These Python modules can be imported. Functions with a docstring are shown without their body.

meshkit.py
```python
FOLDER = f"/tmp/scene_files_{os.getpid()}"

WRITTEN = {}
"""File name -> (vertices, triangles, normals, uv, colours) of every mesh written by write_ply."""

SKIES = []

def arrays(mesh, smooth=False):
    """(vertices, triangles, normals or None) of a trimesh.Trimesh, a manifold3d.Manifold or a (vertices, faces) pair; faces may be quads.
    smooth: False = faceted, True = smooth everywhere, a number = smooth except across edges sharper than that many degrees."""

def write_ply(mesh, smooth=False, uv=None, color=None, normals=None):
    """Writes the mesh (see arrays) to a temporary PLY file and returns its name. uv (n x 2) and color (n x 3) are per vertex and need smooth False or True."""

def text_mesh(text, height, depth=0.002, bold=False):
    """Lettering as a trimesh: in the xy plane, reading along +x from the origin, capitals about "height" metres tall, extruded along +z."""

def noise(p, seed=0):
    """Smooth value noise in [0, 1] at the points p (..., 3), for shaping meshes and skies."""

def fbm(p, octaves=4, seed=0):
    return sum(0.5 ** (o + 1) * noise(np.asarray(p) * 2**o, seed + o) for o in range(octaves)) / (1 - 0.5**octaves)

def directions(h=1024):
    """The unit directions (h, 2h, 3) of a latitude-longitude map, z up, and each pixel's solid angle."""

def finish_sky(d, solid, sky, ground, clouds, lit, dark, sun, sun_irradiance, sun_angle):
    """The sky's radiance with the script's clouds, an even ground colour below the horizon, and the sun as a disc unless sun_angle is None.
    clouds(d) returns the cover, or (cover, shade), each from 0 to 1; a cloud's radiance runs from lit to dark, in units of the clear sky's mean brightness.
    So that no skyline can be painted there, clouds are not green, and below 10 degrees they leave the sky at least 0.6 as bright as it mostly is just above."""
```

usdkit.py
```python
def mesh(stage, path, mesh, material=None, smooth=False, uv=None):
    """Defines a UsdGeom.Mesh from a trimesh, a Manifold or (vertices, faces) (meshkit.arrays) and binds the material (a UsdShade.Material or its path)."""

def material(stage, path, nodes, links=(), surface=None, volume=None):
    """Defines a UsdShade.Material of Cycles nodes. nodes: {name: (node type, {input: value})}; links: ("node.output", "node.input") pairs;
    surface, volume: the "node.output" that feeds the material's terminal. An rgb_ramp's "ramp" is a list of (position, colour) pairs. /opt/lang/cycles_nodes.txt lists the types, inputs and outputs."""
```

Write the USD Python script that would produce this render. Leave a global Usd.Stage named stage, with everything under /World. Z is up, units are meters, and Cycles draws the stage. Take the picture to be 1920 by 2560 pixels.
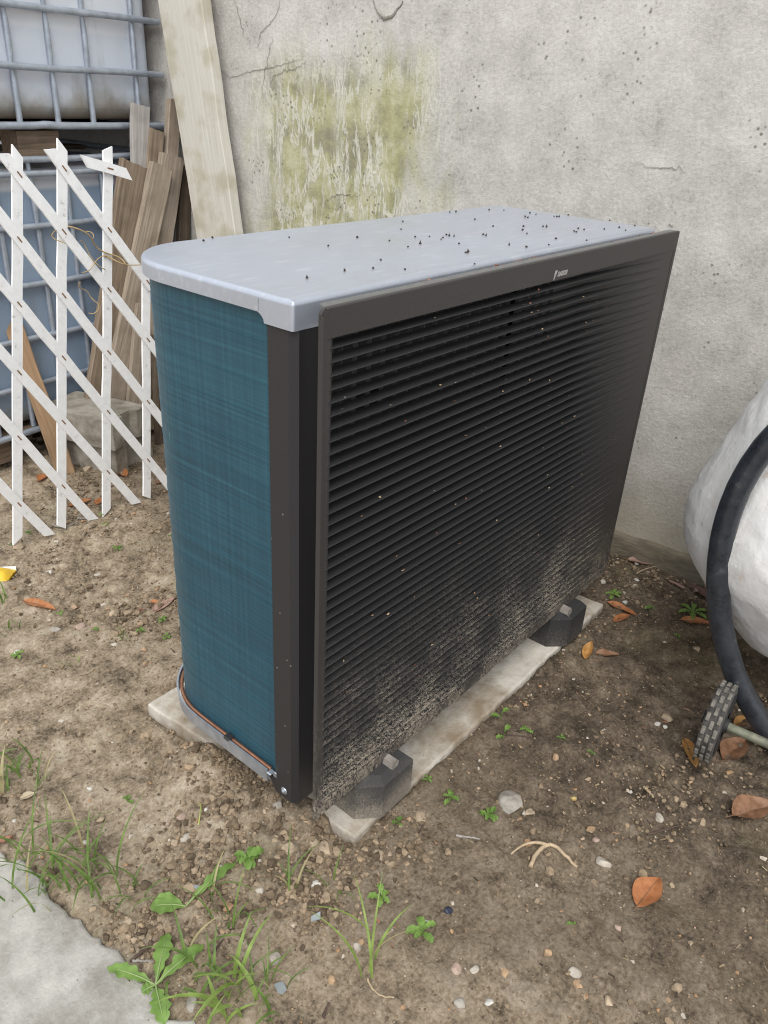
import math, random
import numpy as np, trimesh, usdkit, meshkit
from pxr import Usd, UsdGeom, UsdLux, UsdShade, Gf, Sdf, Vt
from shapely.geometry import Polygon, box as sbox

stage = Usd.Stage.CreateInMemory()
UsdGeom.SetStageUpAxis(stage, 'Z')
UsdGeom.SetStageMetersPerUnit(stage, 1.0)
UsdGeom.Xform.Define(stage, '/World')

# ------------------------------------------------------------------ camera, sky, sun, exposure
EXPOSURE = 0.60
EYE, RIGHT, UP, FWD = (-0.7854, -0.8117, 1.2678), (0.644104, -0.763176, 0.05189), (0.331444, 0.33958, 0.880245), (0.689402, 0.54977, -0.471675)
cam = UsdGeom.Camera.Define(stage, '/World/camera')
cam.CreateHorizontalApertureAttr(36.0)
cam.CreateVerticalApertureAttr(48.0)
cam.CreateFocalLengthAttr(36.0 * 1957.32 / 1920)
cam.CreateClippingRangeAttr(Gf.Vec2f(0.05, 1000))
cam.CreateExposureAttr(EXPOSURE)
cam.AddTransformOp().Set(Gf.Matrix4d(*RIGHT, 0, *UP, 0, *(-np.array(FWD)), 0, *EYE, 1))

SUN = np.array([-0.50, -0.36, 0.79]); SUN /= np.linalg.norm(SUN)
SUN_EL, SUN_ROT = math.asin(SUN[2]), math.atan2(SUN[0], SUN[1])
usdkit.material(stage, '/World/Looks/overcast_sky', {
    'sky': ('sky_texture', {'sky_type': 'single_scattering', 'sun_disc': False, 'sun_elevation': SUN_EL, 'sun_rotation': SUN_ROT}),
    'tc': ('texture_coordinate', {}),
    'n': ('noise_texture', {'scale': 2.2, 'detail': 5.0, 'roughness': 0.55}),
    'cover': ('rgb_ramp', {'ramp': [(0.0, (0.78, 0.78, 0.78)), (0.42, (0.84, 0.84, 0.84)), (0.62, (0.97, 0.97, 0.97)), (1.0, (1, 1, 1))]}),
    'cloud': ('rgb_ramp', {'ramp': [(0.25, (6.9, 7.4, 8.2)), (0.5, (8.6, 8.9, 9.3)), (0.75, (10.6, 10.6, 10.6))]}),
    'm': ('mix_color', {}),
    'bg': ('background_shader', {'strength': 0.1})},
    [('tc.generated', 'n.vector'), ('n.fac', 'cover.fac'), ('n.fac', 'cloud.fac'), ('cover.color', 'm.fac'), ('sky.color', 'm.a'), ('cloud.color', 'm.b'), ('m.result', 'bg.color')], surface='bg.background')
dome = UsdLux.DomeLight.Define(stage, '/World/sky')
UsdShade.MaterialBindingAPI.Apply(dome.GetPrim()).Bind(UsdShade.Material.Get(stage, '/World/Looks/overcast_sky'))
sun = UsdLux.DistantLight.Define(stage, '/World/sun')
sun.CreateNormalizeAttr(True) if hasattr(sun, 'CreateNormalizeAttr') else None
sun.GetPrim().GetAttribute('inputs:normalize').Set(True)
sun.CreateIntensityAttr(0.45)
sun.CreateAngleAttr(35.0)
sun.CreateColorAttr(Gf.Vec3f(1.0, 0.96, 0.9))
zz = SUN; xx = np.cross([0, 0, 1], zz); xx /= np.linalg.norm(xx); yy = np.cross(zz, xx)
sun.AddTransformOp().Set(Gf.Matrix4d(*xx, 0, *yy, 0, *zz, 0, 0, 0, 6, 1))

# ------------------------------------------------------------------ measured places (metres)
D = {'leaves': [([0.07, 1.164, -1.22, 0.124], 0.3, 0.25, 'orange', 'orange brown lance shaped dry leaf on open soil left of the unit'),
            ([0.333, 0.917, 0.18, 0.109], 0.3, 0.2, 'pink', 'dusty pink dry leaf beside the left face of the unit'),
            ([0.748, 1.776, -1.54, 0.106], 0.6, 0.5, 'orange', 'curled orange leaf at the foot of the stacked concrete blocks'),
            ([0.518, 1.945, 0.55, 0.074], 0.6, 0.4, 'orange', 'rust coloured leaf behind the first white slats of the trellis'),
            ([0.501, 1.655, -0.12, 0.089], 0.5, 0.2, 'orange', 'broad orange leaf lying between the feet of the trellis slats'),
            ([0.557, 1.612, 0.47, 0.061], 0.6, 0.5, 'orange', 'small orange leaf next to the third trellis upright'), ([0.82, 1.6, 0.06, 0.063], 0.5, 0.5, 'brown', 'brown curled leaf under the last trellis slat by the unit'),
            ([0.324, 0.948, -1.21, 0.043], 0.5, 0.3, 'orange', 'little orange leaf fragment near the dusty pink leaf'), ([0.27, 0.94, -0.56, 0.035], 0.3, 0.2, 'red', 'thin dark red leaf sliver on crumbled soil left of the unit'),
            ([0.404, -0.609, -0.08, 0.1], 0.62, 0.55, 'orange', 'curled orange leaf with a long stalk on the bare soil in front'),
            ([0.768, -0.703, -0.55, 0.124], 0.6, 0.5, 'brown', 'large brown crumpled leaf at the right edge of the soil'),
            ([1.024, -0.155, 0.14, 0.095], 0.55, 0.9, 'gold', 'folded yellowish brown leaf standing up beside the concrete slab'),
            ([1.064, -0.195, -0.9, 0.075], 0.45, 0.5, 'brown', 'brown leaf lying against the folded yellowish one'), ([1.307, -0.125, -1.63, 0.108], 0.33, 0.4, 'orange', 'orange leaf near the far corner of the concrete slab'),
            ([1.267, -0.147, -0.29, 0.078], 0.4, 0.3, 'orange', 'short orange leaf tucked under the longer orange one by the slab corner'),
            ([1.417, -0.328, -1.06, 0.099], 0.42, 0.2, 'orange', 'orange leaf under the green rosette near the cement mixer'),
            ([1.582, -0.285, -1.87, 0.111], 0.42, 0.4, 'purple', 'dark purple brown leaf behind the black frame tube of the mixer'),
            ([1.608, -0.053, -1.21, 0.088], 0.5, 0.5, 'pink', 'pale pink ragged leaf near the foot of the wall'), ([1.575, -0.203, -1.74, 0.068], 0.3, 0.3, 'pink', 'narrow pinkish leaf between the wall and the mixer drum'),
            ([1.454, 0.01, -0.28, 0.046], 0.6, 0.4, 'pink', 'small pink leaf below the far bottom corner of the grille'), ([0.861, -0.523, -2.49, 0.104], 0.36, 0.25, 'gold', 'amber pointed leaf leaning on the mixer wheel'),
            ([0.939, -0.605, -0.19, 0.116], 0.6, 0.6, 'brown', 'rusty round leaf on the far side of the mixer wheel'), ([1.063, -0.587, -0.31, 0.076], 0.45, 0.4, 'gold', 'yellowish leaf caught under the mixer axle'),
            ([-0.31, 0.52, -0.26, 0.035], 0.6, 0.25, 'beige', 'pale beige dry leaf among the grass on the left')],
 'stones': [([0.413, -0.275], 0.065, 'grey', 'large smooth grey stone on the soil right of the slab'), ([0.42, -0.321], 0.024, 'tan', 'round tan stone just right of the large grey stone'),
            ([0.233, -0.151], 0.032, 'tan', 'rounded tan stone close to the near corner of the slab'), ([0.41, -0.507], 0.033, 'pale', 'pale grey stone beside the forked root'),
            ([0.192, 1.521], 0.044, 'tan', 'lump of tan stone at the foot of the first trellis upright'), ([0.693, 1.911], 0.059, 'tan', 'pale rough stone behind the trellis by the concrete blocks'),
            ([0.184, 1.312], 0.028, 'white', 'white pebble on the soil in front of the trellis'), ([0.066, 1.223], 0.024, 'tan', 'tan pebble above the orange brown lance leaf'),
            ([-0.148, 0.176], 0.024, 'pale', 'pale angular stone among crumbled clods in front'), ([-0.17, 0.187], 0.024, 'tan', 'tan stone left of the pale angular stone'),
            ([-0.218, 0.267], 0.019, 'pale', 'pale stone on open soil right of the big grass tuft'), ([-0.162, 0.098], 0.02, 'grey', 'smooth grey pebble among clods near the dandelion leaf'),
            ([-0.078, 0.194], 0.013, 'white', 'bright white pebble at the tip of the curved green stem'), ([-0.127, -0.029], 0.02, 'pale', 'whitish flat pebble below the small leafy weed'),
            ([-0.042, -0.1], 0.021, 'white', 'white flat chip in the clods in front of the slab corner'), ([-0.199, -0.151], 0.029, 'pale', 'pale pinkish stone near the bottom clump of grass'),
            ([-0.164, -0.038], 0.016, 'orange', 'orange pebble right of the round dandelion leaf'), ([-0.348, -0.105], 0.033, 'grey', 'flat grey stone beside the edge of the concrete path'),
            ([-0.024, -0.006], 0.033, 'tan', 'tan block shaped clod in the rubble before the slab'), ([0.024, -0.024], 0.028, 'tan', 'round tan stone at the right end of the rubble'),
            ([-0.336, 0.101], 0.025, 'tan', 'tan stone by the torn edge of the concrete path'), ([-0.124, 0.224], 0.023, 'pink', 'pinkish stone in the bare soil left of the unit corner'),
            ([-0.148, 0.235], 0.015, 'pink', 'small pink stone next to the larger pinkish one'), ([0.025, 0.082], 0.025, 'grey', 'round grey clod under the corner of the black housing'),
            ([-0.001, 0.091], 0.025, 'tan', 'tan clod left of the round grey clod'), ([-0.206, 0.446], 0.014, 'white', 'white pebble on soil above the big grass tuft'),
            ([-0.36, 0.48], 0.016, 'white', 'speckled white pebble above the concrete path'), ([-0.236, 0.356], 0.018, 'tan', 'yellowish pebble between grass and pinkish stones'),
            ([0.007, -0.41], 0.024, 'pink', 'pink angular stone at the bottom centre of the soil'), ([0.03, -0.435], 0.019, 'pale', 'pale stone right of the pink angular one'),
            ([0.063, -0.481], 0.019, 'orange', 'ochre stone in the foreground soil'), ([0.149, -0.576], 0.026, 'pale', 'pale round stone half sunk in the foreground soil'),
            ([0.137, -0.591], 0.021, 'orange', 'orange tan stone touching the pale round stone'), ([0.145, -0.646], 0.021, 'tan', 'cream pebble near the bottom edge of the soil'),
            ([-0.038, -0.451], 0.022, 'grey', 'grey stone at the bottom edge of the soil'), ([-0.001, -0.488], 0.018, 'white', 'whitish broken pebble beside the bottom grey stone'),
            ([-0.156, -0.253], 0.02, 'orange', 'brick orange pebble in the foreground'), ([-0.08, -0.248], 0.019, 'pale', 'cream chip near the long grass blade'),
            ([0.043, -0.314], 0.016, 'white', 'white oval pebble next to the round leaved weed'), ([0.092, -0.33], 0.018, 'navy', 'dark navy glossy pebble in the foreground soil'),
            ([0.099, -0.145], 0.031, 'tan', 'brown tan stone at the near end of the slab'), ([0.035, -0.054], 0.037, 'tan', 'long tan clod under the near slab corner'),
            ([-0.039, -0.101], 0.018, 'white', 'second white chip beside the flat white one'), ([0.613, -0.546], 0.025, 'pale', 'pale shell like stone on soil left of the large brown leaf'),
            ([0.527, -0.375], 0.018, 'gold', 'yellow chip on dark soil'), ([0.949, -0.427], 0.035, 'tan', 'tan stone left of the mixer wheel'), ([0.908, -0.42], 0.017, 'white', 'white pebble left of the mixer wheel'),
            ([0.914, -0.439], 0.015, 'white', 'second white pebble nearer to the mixer wheel'), ([0.611, -0.28], 0.023, 'orange', 'orange tan stone on dark soil right of the slab'),
            ([0.651, -0.376], 0.019, 'orange', 'orange pebble on dark soil in the middle right'), ([1.354, -0.115], 0.022, 'white', 'white knobbly lump near the far slab corner'),
            ([1.29, -0.378], 0.026, 'tan', 'tan stone beside the black mixer tube'), ([1.5, -0.091], 0.023, 'white', 'white angular chip near the wall'), ([0.413, -0.382], 0.019, 'tan', 'tan pebble below the large grey stone'),
            ([0.453, -0.468], 0.021, 'pink', 'flat pinkish chip on the soil'), ([0.102, 0.998], 0.033, 'pink', 'pinkish tan stone on the left soil'), ([0.046, 1.028], 0.03, 'grey', 'grey tan stone left of the pinkish one'),
            ([0.212, 1.043], 0.023, 'pale', 'pale stone in the crumbled soil left of the unit'), ([0.202, 0.98], 0.036, 'tan', 'knobbly tan clod in the crumbled soil left of the unit'),
            ([0.131, 0.721], 0.019, 'orange', 'yellowish pebble left of the unit foot'), ([-0.08, 1.007], 0.022, 'white', 'whitish chip beside a green seedling at the left'),
            ([0.287, 1.195], 0.025, 'pale', 'pale pebble on the light bare patch'), ([0.149, -0.518], 0.019, 'orange', 'ochre pebble on foreground soil'),
            ([0.288, -0.598], 0.016, 'pink', 'small pinkish pebble in the foreground right')],
 'seedlings': [([0.501, 2.184], 5, 0.05, 'green seedling beside the lower tank base behind the trellis'), ([0.257, 1.577], 4, 0.03, 'tiny seedling at the foot of the first trellis upright'),
               ([0.183, 1.545], 4, 0.03, 'tiny green sprout left of the first trellis upright'), ([0.471, 1.444], 5, 0.03, 'small sprout in front of the third trellis upright'),
               ([0.508, 1.52], 5, 0.035, 'small weed touching the foot of the third trellis upright'), ([0.413, 1.279], 6, 0.045, 'feathery seedling on the pale bare patch'),
               ([0.592, 1.225], 4, 0.03, 'seedling close to the left face of the unit'), ([0.087, 1.078], 4, 0.035, 'seedling below the orange brown lance leaf'),
               ([0.284, 0.853], 5, 0.04, 'bright green seedling by the dusty pink leaf'), ([0.206, 0.847], 5, 0.04, 'four leaved seedling left of the unit'),
               ([0.121, 0.946], 4, 0.03, 'small seedling beside the pinkish tan stone'), ([0.239, 0.772], 5, 0.04, 'pale green seedling left of the unit foot'),
               ([-0.089, 0.984], 5, 0.045, 'leafy seedling beside a whitish chip at the left edge'), ([-0.171, 0.353], 4, 0.035, 'two leaved sprout on the soil above the grass tuft'),
               ([-0.106, 0.028], 9, 0.075, 'small leafy weed with several curled leaves before the slab'), ([1.347, -0.076], 6, 0.07, 'three lobed green seedling at the far slab corner'),
               ([1.369, -0.194], 5, 0.05, 'light green seedling between orange leaf and rosette'), ([1.302, -0.318], 2, 0.05, 'single green leaf sprout on dark soil near the mixer tube'),
               ([0.614, -0.117], 2, 0.07, 'upper of two broad leaves by the slab edge'), ([0.569, -0.155], 2, 0.07, 'lower of two broad leaves by the slab edge'),
               ([0.633, -0.183], 4, 0.04, 'small seedling right of the two broad leaves'), ([0.341, -0.262], 8, 0.06, 'feathery light green seedling left of the large grey stone'),
               ([0.317, -0.171], 6, 0.055, 'cut leaved seedling near the slab'), ([0.321, -0.105], 4, 0.04, 'small green sprout touching the slab edge'), ([0.185, -0.128], 4, 0.035, 'tiny sprout near the rounded tan stone'),
               ([0.016, -0.324], 6, 0.075, 'weed with round leaves in the foreground soil'), ([0.022, -0.219], 5, 0.06, 'upright weed with oval leaves behind the long grass blade'),
               ([0.23, -0.529], 2, 0.03, 'tiny green sprout alone in the foreground soil'), ([0.672, -0.261], 3, 0.025, 'minute sprout on dark soil right of the slab'),
               ([0.675, -0.343], 3, 0.025, 'minute sprout on dark soil below the mixer wheel')],
 'rosette': [1.465, -0.299],
 'dandelion': [([-0.373, -0.035], [([-0.407, 0.04], 0.035), ([-0.311, 0.018], 0.04), ([-0.286, -0.041], 0.038), ([-0.394, -0.029], 0.03), ([-0.399, -0.093], 0.045)], 'dandelion rosette with lobed leaves beside the concrete path'),
               ([-0.245, 0.048], [([-0.285, 0.089], 0.05), ([-0.137, 0.048], 0.03)], 'dandelion with one round and one long jagged leaf')],
 'tufts': [([-0.396, 0.312], 30, 0.2, 0.004, 'g', 'dense grass tuft at the top corner of the concrete path'), ([-0.349, 0.231], 20, 0.17, 0.004, 'g', 'grass tuft with broad bright blades right of the densest one'),
           ([-0.319, 0.613], 24, 0.11, 0.006, 'g', 'broad bright grass tuft at the left edge of the picture'), ([-0.268, 0.549], 5, 0.12, 0.0025, 'g', 'few thin grass blades near the left edge'),
           ([-0.3, 0.148], 8, 0.1, 0.003, 'g', 'thin grass blades left of the round dandelion leaf'), ([-0.088, -0.072], 7, 0.11, 0.003, 'g', 'small grass tuft in front of the rubble'),
           ([-0.205, -0.043], 8, 0.12, 0.003, 'g', 'thin grass tuft below the long dandelion leaf'), ([-0.195, 0.026], 4, 0.14, 0.003, 'g', 'sparse tall blades beside the long dandelion leaf'),
           ([-0.309, -0.06], 14, 0.14, 0.005, 'g', 'grass tuft beside the dandelion rosette'), ([-0.289, -0.145], 10, 0.17, 0.008, 'y', 'broad bladed pale green grass clump at the bottom'),
           ([-0.231, -0.173], 12, 0.1, 0.0025, 'g', 'wispy dry and green grass right of the broad bladed clump'), ([-0.338, -0.155], 5, 0.09, 0.006, 'y', 'pale grass blades at the bottom edge near the path'),
           ([-0.266, -0.226], 3, 0.1, 0.006, 'g', 'leaning grass blades at the bottom edge'), ([-0.02, -0.141], 5, 0.08, 0.0025, 'g', 'faint grass wisps in the rubble before the slab'),
           ([-0.092, -0.284], 6, 0.18, 0.0035, 'y', 'long sprawling grass blades on the foreground soil'), ([-0.019, 0.858], 4, 0.05, 0.004, 'y', 'short yellow green grass on the left soil'),
           ([-0.034, 1.119], 5, 0.09, 0.004, 'g', 'grass sprig on the left soil'), ([0.016, 1.267], 4, 0.08, 0.004, 'g', 'grass sprig at the left edge beside the lance leaf'),
           ([-0.084, 1.09], 4, 0.05, 0.005, 'g', 'low grass at the left edge'), ([0.158, 0.872], 4, 0.06, 0.002, 'g', 'hair thin grass near the pinkish tan stone')],
 'twigs': [([[0.292, -0.398], [0.324, -0.393], [0.363, -0.405], [0.365, -0.437], [0.365, -0.47]], 0.0045, 'pale', 'forked pale root lying on the soil'),
           ([[0.34, -0.369], [0.358, -0.378], [0.364, -0.404]], 0.004, 'pale', 'short branch end of a pale root beside the forked root'),
           ([[-0.377, 0.034], [-0.354, 0.034], [-0.323, 0.032]], 0.005, 'dark', 'dark curved twig by the torn path edge'),
           ([[-0.375, 0.032], [-0.361, 0.018], [-0.35, 0.003]], 0.005, 'grey', 'grey straight twig crossing the dark one by the path'),
           ([[-0.269, -0.062], [-0.252, -0.058], [-0.239, -0.055]], 0.004, 'dark', 'short dark stick beside the dandelion rosette'),
           ([[-0.116, 0.174], [-0.099, 0.188], [-0.085, 0.204], [-0.078, 0.222]], 0.003, 'green', 'curved yellow green stem on the soil'),
           ([[0.339, 1.566], [0.366, 1.524], [0.413, 1.53]], 0.005, 'grey', 'pale flat stick in front of the trellis foot'),
           ([[0.432, 1.557], [0.449, 1.532], [0.481, 1.525]], 0.006, 'grey', 'pale curved bark strip between trellis feet'),
           ([[-0.414, 0.456], [-0.399, 0.445], [-0.386, 0.44]], 0.012, 'red', 'reddish brown stick at the left edge above the path'),
           ([[0.245, -0.241], [0.259, -0.263], [0.271, -0.284]], 0.005, 'grey', 'grey bark strip on the dark soil'),
           ([[0.548, -0.546], [0.589, -0.571], [0.624, -0.593]], 0.004, 'dark', 'thin dark twig left of the large brown leaf'),
           ([[0.724, -0.078], [0.718, -0.095], [0.707, -0.113]], 0.003, 'dark', 'short dark twig at the slab edge'), ([[0.194, -0.177], [0.211, -0.172], [0.225, -0.167]], 0.003, 'dark', 'dark twig under the rounded tan stone'),
           ([[-0.214, -0.288], [-0.202, -0.283], [-0.19, -0.279]], 0.006, 'dark', 'brown stick at the bottom edge of the soil'),
           ([[0.673, -0.484], [0.663, -0.501], [0.656, -0.514]], 0.006, 'pale', 'pale wood splinter on the right soil'),
           ([[-0.112, -0.301], [-0.121, -0.333], [-0.107, -0.358]], 0.003, 'pale', 'thin straw curled on the foreground soil'),
           ([[0.565, -0.137], [0.598, -0.168], [0.625, -0.205]], 0.003, 'dark', 'dark stalk beside the two broad leaves'), ([[1.538, -0.073], [1.583, -0.083], [1.626, -0.108]], 0.004, 'pale', 'thin straw near the wall')],
 'shards': [([-0.094, -0.154], 0.045, 'blue grey plastic shard by the small grass tuft'), ([-0.229, -0.198], 0.05, 'pale blue plastic scrap in wispy grass at the bottom'),
            ([-0.21, 0.058], 0.03, 'blue grey chip left of the long dandelion leaf')],
 'packet': [0.078, 1.399],
 'lid_bits': [[0.749, 0.407], [0.65, 0.332], [0.595, 0.248], [0.538, 0.191], [0.486, 0.181], [0.63, 0.237], [0.643, 0.211], [0.621, 0.199], [0.682, 0.23], [0.677, 0.219], [0.681, 0.209], [0.61, 0.145], [0.994, 0.447],
              [1.019, 0.445], [0.945, 0.334], [1.136, 0.418], [1.174, 0.395], [0.891, 0.245], [0.758, 0.184], [0.754, 0.175], [0.538, 0.079], [0.541, 0.077], [0.545, 0.077], [0.694, 0.077], [0.704, 0.041], [0.904, 0.171],
              [0.865, 0.136], [1.11, 0.288], [1.108, 0.279], [1.197, 0.326], [1.187, 0.301], [1.2, 0.254], [1.202, 0.246], [1.207, 0.243], [1.001, 0.173], [1.007, 0.166], [1.263, 0.246], [1.005, 0.091], [1.0, 0.082],
              [1.056, 0.107], [1.056, 0.091], [1.276, 0.13], [1.111, 0.065], [1.178, 0.057], [1.143, 0.024], [1.248, 0.047], [0.864, 0.061], [0.775, 0.028], [0.91, 0.009], [0.454, 0.0], [0.307, 0.045], [0.96, 0.203],
              [0.194, 0.448], [0.227, 0.463], [0.362, 0.389], [0.357, 0.275], [0.483, 0.313], [0.509, 0.248], [0.335, 0.124], [0.211, 0.097], [0.267, 0.083], [0.119, 0.094]],
 'gap_bits': [[0.299, -0.001], [0.306, 0.002], [0.522, 0.002], [0.531, 0.002], [0.503, 0.001], [0.612, 0.003], [0.647, 0.008], [0.663, 0.009], [0.697, 0.006], [0.708, 0.006], [0.754, 0.01], [0.787, 0.013], [0.84, 0.01],
              [0.878, 0.017], [0.932, 0.014], [0.944, 0.011], [0.982, 0.012], [1.06, 0.025], [1.143, 0.024], [1.227, 0.028], [1.256, 0.024]],
 'algae': [[1.594, 1.352], [0.97, 1.368], [1.601, 0.831], [0.928, 0.909], [1.264, 1.151]],
 'wallpts': {'plaster': [1.111, 1.51], 'crack0': [1.875, 1.292], 'darkspots': [0.482, 1.4], 'topright': [0.012, 1.508], 'left': [1.811, 0.884], 'edgeL': [2.231, 1.265]},
 'cracks': [[[1.899, 1.327], [1.865, 1.3], [1.804, 1.294], [1.734, 1.315], [1.666, 1.323], [1.6, 1.334], [1.552, 1.348], [1.489, 1.358]],
            [[1.589, 1.535], [1.606, 1.499], [1.638, 1.463], [1.68, 1.436], [1.689, 1.415], [1.706, 1.388]], [[1.623, 1.421], [1.649, 1.362], [1.666, 1.312], [1.685, 1.253]],
            [[1.8, 1.536], [1.791, 1.494], [1.779, 1.462], [1.767, 1.421]], [[1.643, 1.268], [1.609, 1.308], [1.56, 1.321], [1.473, 1.35]], [[0.23, 1.13], [0.176, 1.116], [0.128, 1.119], [0.087, 1.111]],
            [[1.371, 0.893], [1.34, 0.915], [1.277, 0.93], [1.215, 0.931]]],
 'flake': [[1.195, 1.532], [1.18, 1.509], [1.159, 1.49], [1.138, 1.483], [1.118, 1.487], [1.099, 1.504], [1.081, 1.523], [1.079, 1.532]],
 'ibc': {'barsR': [[1.376, 2.201, 1.47], [1.376, 2.201, 1.289], [1.384, 2.201, 1.102], [1.192, 2.181, 1.008], [1.091, 2.171, 0.764], [1.014, 2.163, 0.561], [1.007, 2.162, 0.364], [0.569, 2.116, 0.002]],
         'barsL': [[0.728, 2.133, 1.456], [0.694, 2.129, 1.276], [0.659, 2.125, 1.098], [0.639, 2.123, 0.992], [0.596, 2.119, 0.768], [0.555, 2.114, 0.558], [0.599, 2.119, 0.36], [0.448, 2.103, 0.003]],
         'vu': [[0.74, 2.134, 1.369], [0.894, 2.15, 1.38], [1.047, 2.166, 1.392], [1.266, 2.189, 1.408]],
         'vl': [[0.753, 2.135, 0.935], [1.055, 2.167, 0.922], [0.738, 2.134, 0.715], [0.893, 2.15, 0.699], [0.601, 2.119, 0.673]],
         'block': [[0.725, 2.132, 1.085], [0.89, 2.15, 1.085], [0.876, 2.148, 1.001]],
         'bottle': [[1.366, 2.2, 1.375], [1.225, 2.185, 1.116], [0.972, 2.158, 0.919], [0.63, 2.122, 0.947]],
         'deck': [0.816, 2.142, 1.111]},
 'planks_px': None,
 'planks': [([[1.192, 2.115, 1.173], [1.27, 2.115, 1.178], [1.151, 2.1, 0.955], [1.231, 2.1, 0.952]], 0.022, 'pale', 'pale grey plank end standing behind the brown planks'),
            ([[1.091, 2.06, 1.002], [1.198, 2.06, 0.945], [0.818, 2.03, 0.186], [0.929, 2.03, 0.126]], 0.03, 'brown', 'widest dark brown plank leaning nearest the tanks'),
            ([[1.199, 2.03, 0.977], [1.295, 2.03, 0.95], [0.905, 2.0, 0.242], [0.993, 2.0, 0.189]], 0.028, 'brown2', 'brown plank leaning second from the tanks'),
            ([[1.273, 2.065, 1.001], [1.376, 2.065, 0.994], [1.029, 2.035, 0.208], [1.138, 2.035, 0.15]], 0.028, 'brown2', 'grey brown plank leaning just left of the dark gap'),
            ([[1.356, 2.1, 1.2], [1.41, 2.1, 1.202], [1.203, 2.07, 0.488], [1.263, 2.07, 0.48]], 0.03, 'brown2', 'narrow tall plank leaning beside the big beam'),
            ([[1.249, 2.1, 1.091], [1.32, 2.1, 1.089], [1.089, 2.07, 0.437], [1.158, 2.07, 0.427]], 0.025, 'brown', 'short plank with a splintered top behind the leaning ones'),
            ([[1.389, 2.1, 0.956], [1.44, 2.1, 0.95], [1.282, 2.07, 0.338], [1.346, 2.07, 0.328]], 0.025, 'dark', 'dark weathered plank in the gap beside the big beam'),
            ([[1.046, 1.99, 0.459], [1.141, 1.99, 0.445], [0.935, 1.97, 0.062], [1.039, 1.97, 0.036]], 0.02, 'brown2', 'short brown board behind the last trellis upright'),
            ([[1.073, 1.93, 0.335], [1.116, 1.93, 0.327], [1.036, 1.92, -0.041], [1.093, 1.92, -0.056]], 0.03, 'dark', 'narrow dark board between the blocks and the unit')],
 'beam': [[1.321, 2.089, 1.528], [1.344, 1.871, 1.527], [1.335, 1.952, 0.623], [1.359, 1.722, 0.657]],
 'qplank': [[0.54, 2.178, 0.585], [0.62, 2.178, 0.589], [0.578, 1.943, -0.14], [0.627, 1.896, -0.14]],
 'tv': [([0.396, 1.071], [0.191, -0.104]), ([0.533, 1.086], [0.347, -0.114]), ([0.681, 1.074], [0.52, -0.123]), ([0.775, 0.684], [0.692, -0.122])],
 'td': [([0.488, 1.075], [0.795, 0.635]), ([0.349, 1.066], [0.823, 0.37]), ([0.315, 0.904], [0.809, 0.127]), ([0.282, 0.727], [0.801, -0.123]), ([0.246, 0.526], [0.639, -0.125]), ([0.21, 0.328], [0.461, -0.125]),
        ([0.169, 0.108], [0.297, -0.121])],
 'tl': ([0.591, 1.042], [0.738, 1.002]),
 'vines': [[[0.506, 0.865], [0.545, 0.851], [0.573, 0.83], [0.591, 0.806], [0.63, 0.774], [0.68, 0.748], [0.682, 0.738], [0.66, 0.746], [0.623, 0.763]],
           [[0.527, 0.729], [0.56, 0.737], [0.595, 0.759], [0.629, 0.765], [0.671, 0.741], [0.727, 0.73], [0.768, 0.726]],
           [[0.518, 0.702], [0.52, 0.682], [0.55, 0.664], [0.562, 0.638], [0.572, 0.622], [0.563, 0.604], [0.541, 0.6]], [[0.54, 0.82], [0.56, 0.809], [0.571, 0.775], [0.593, 0.74], [0.608, 0.729]],
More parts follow.
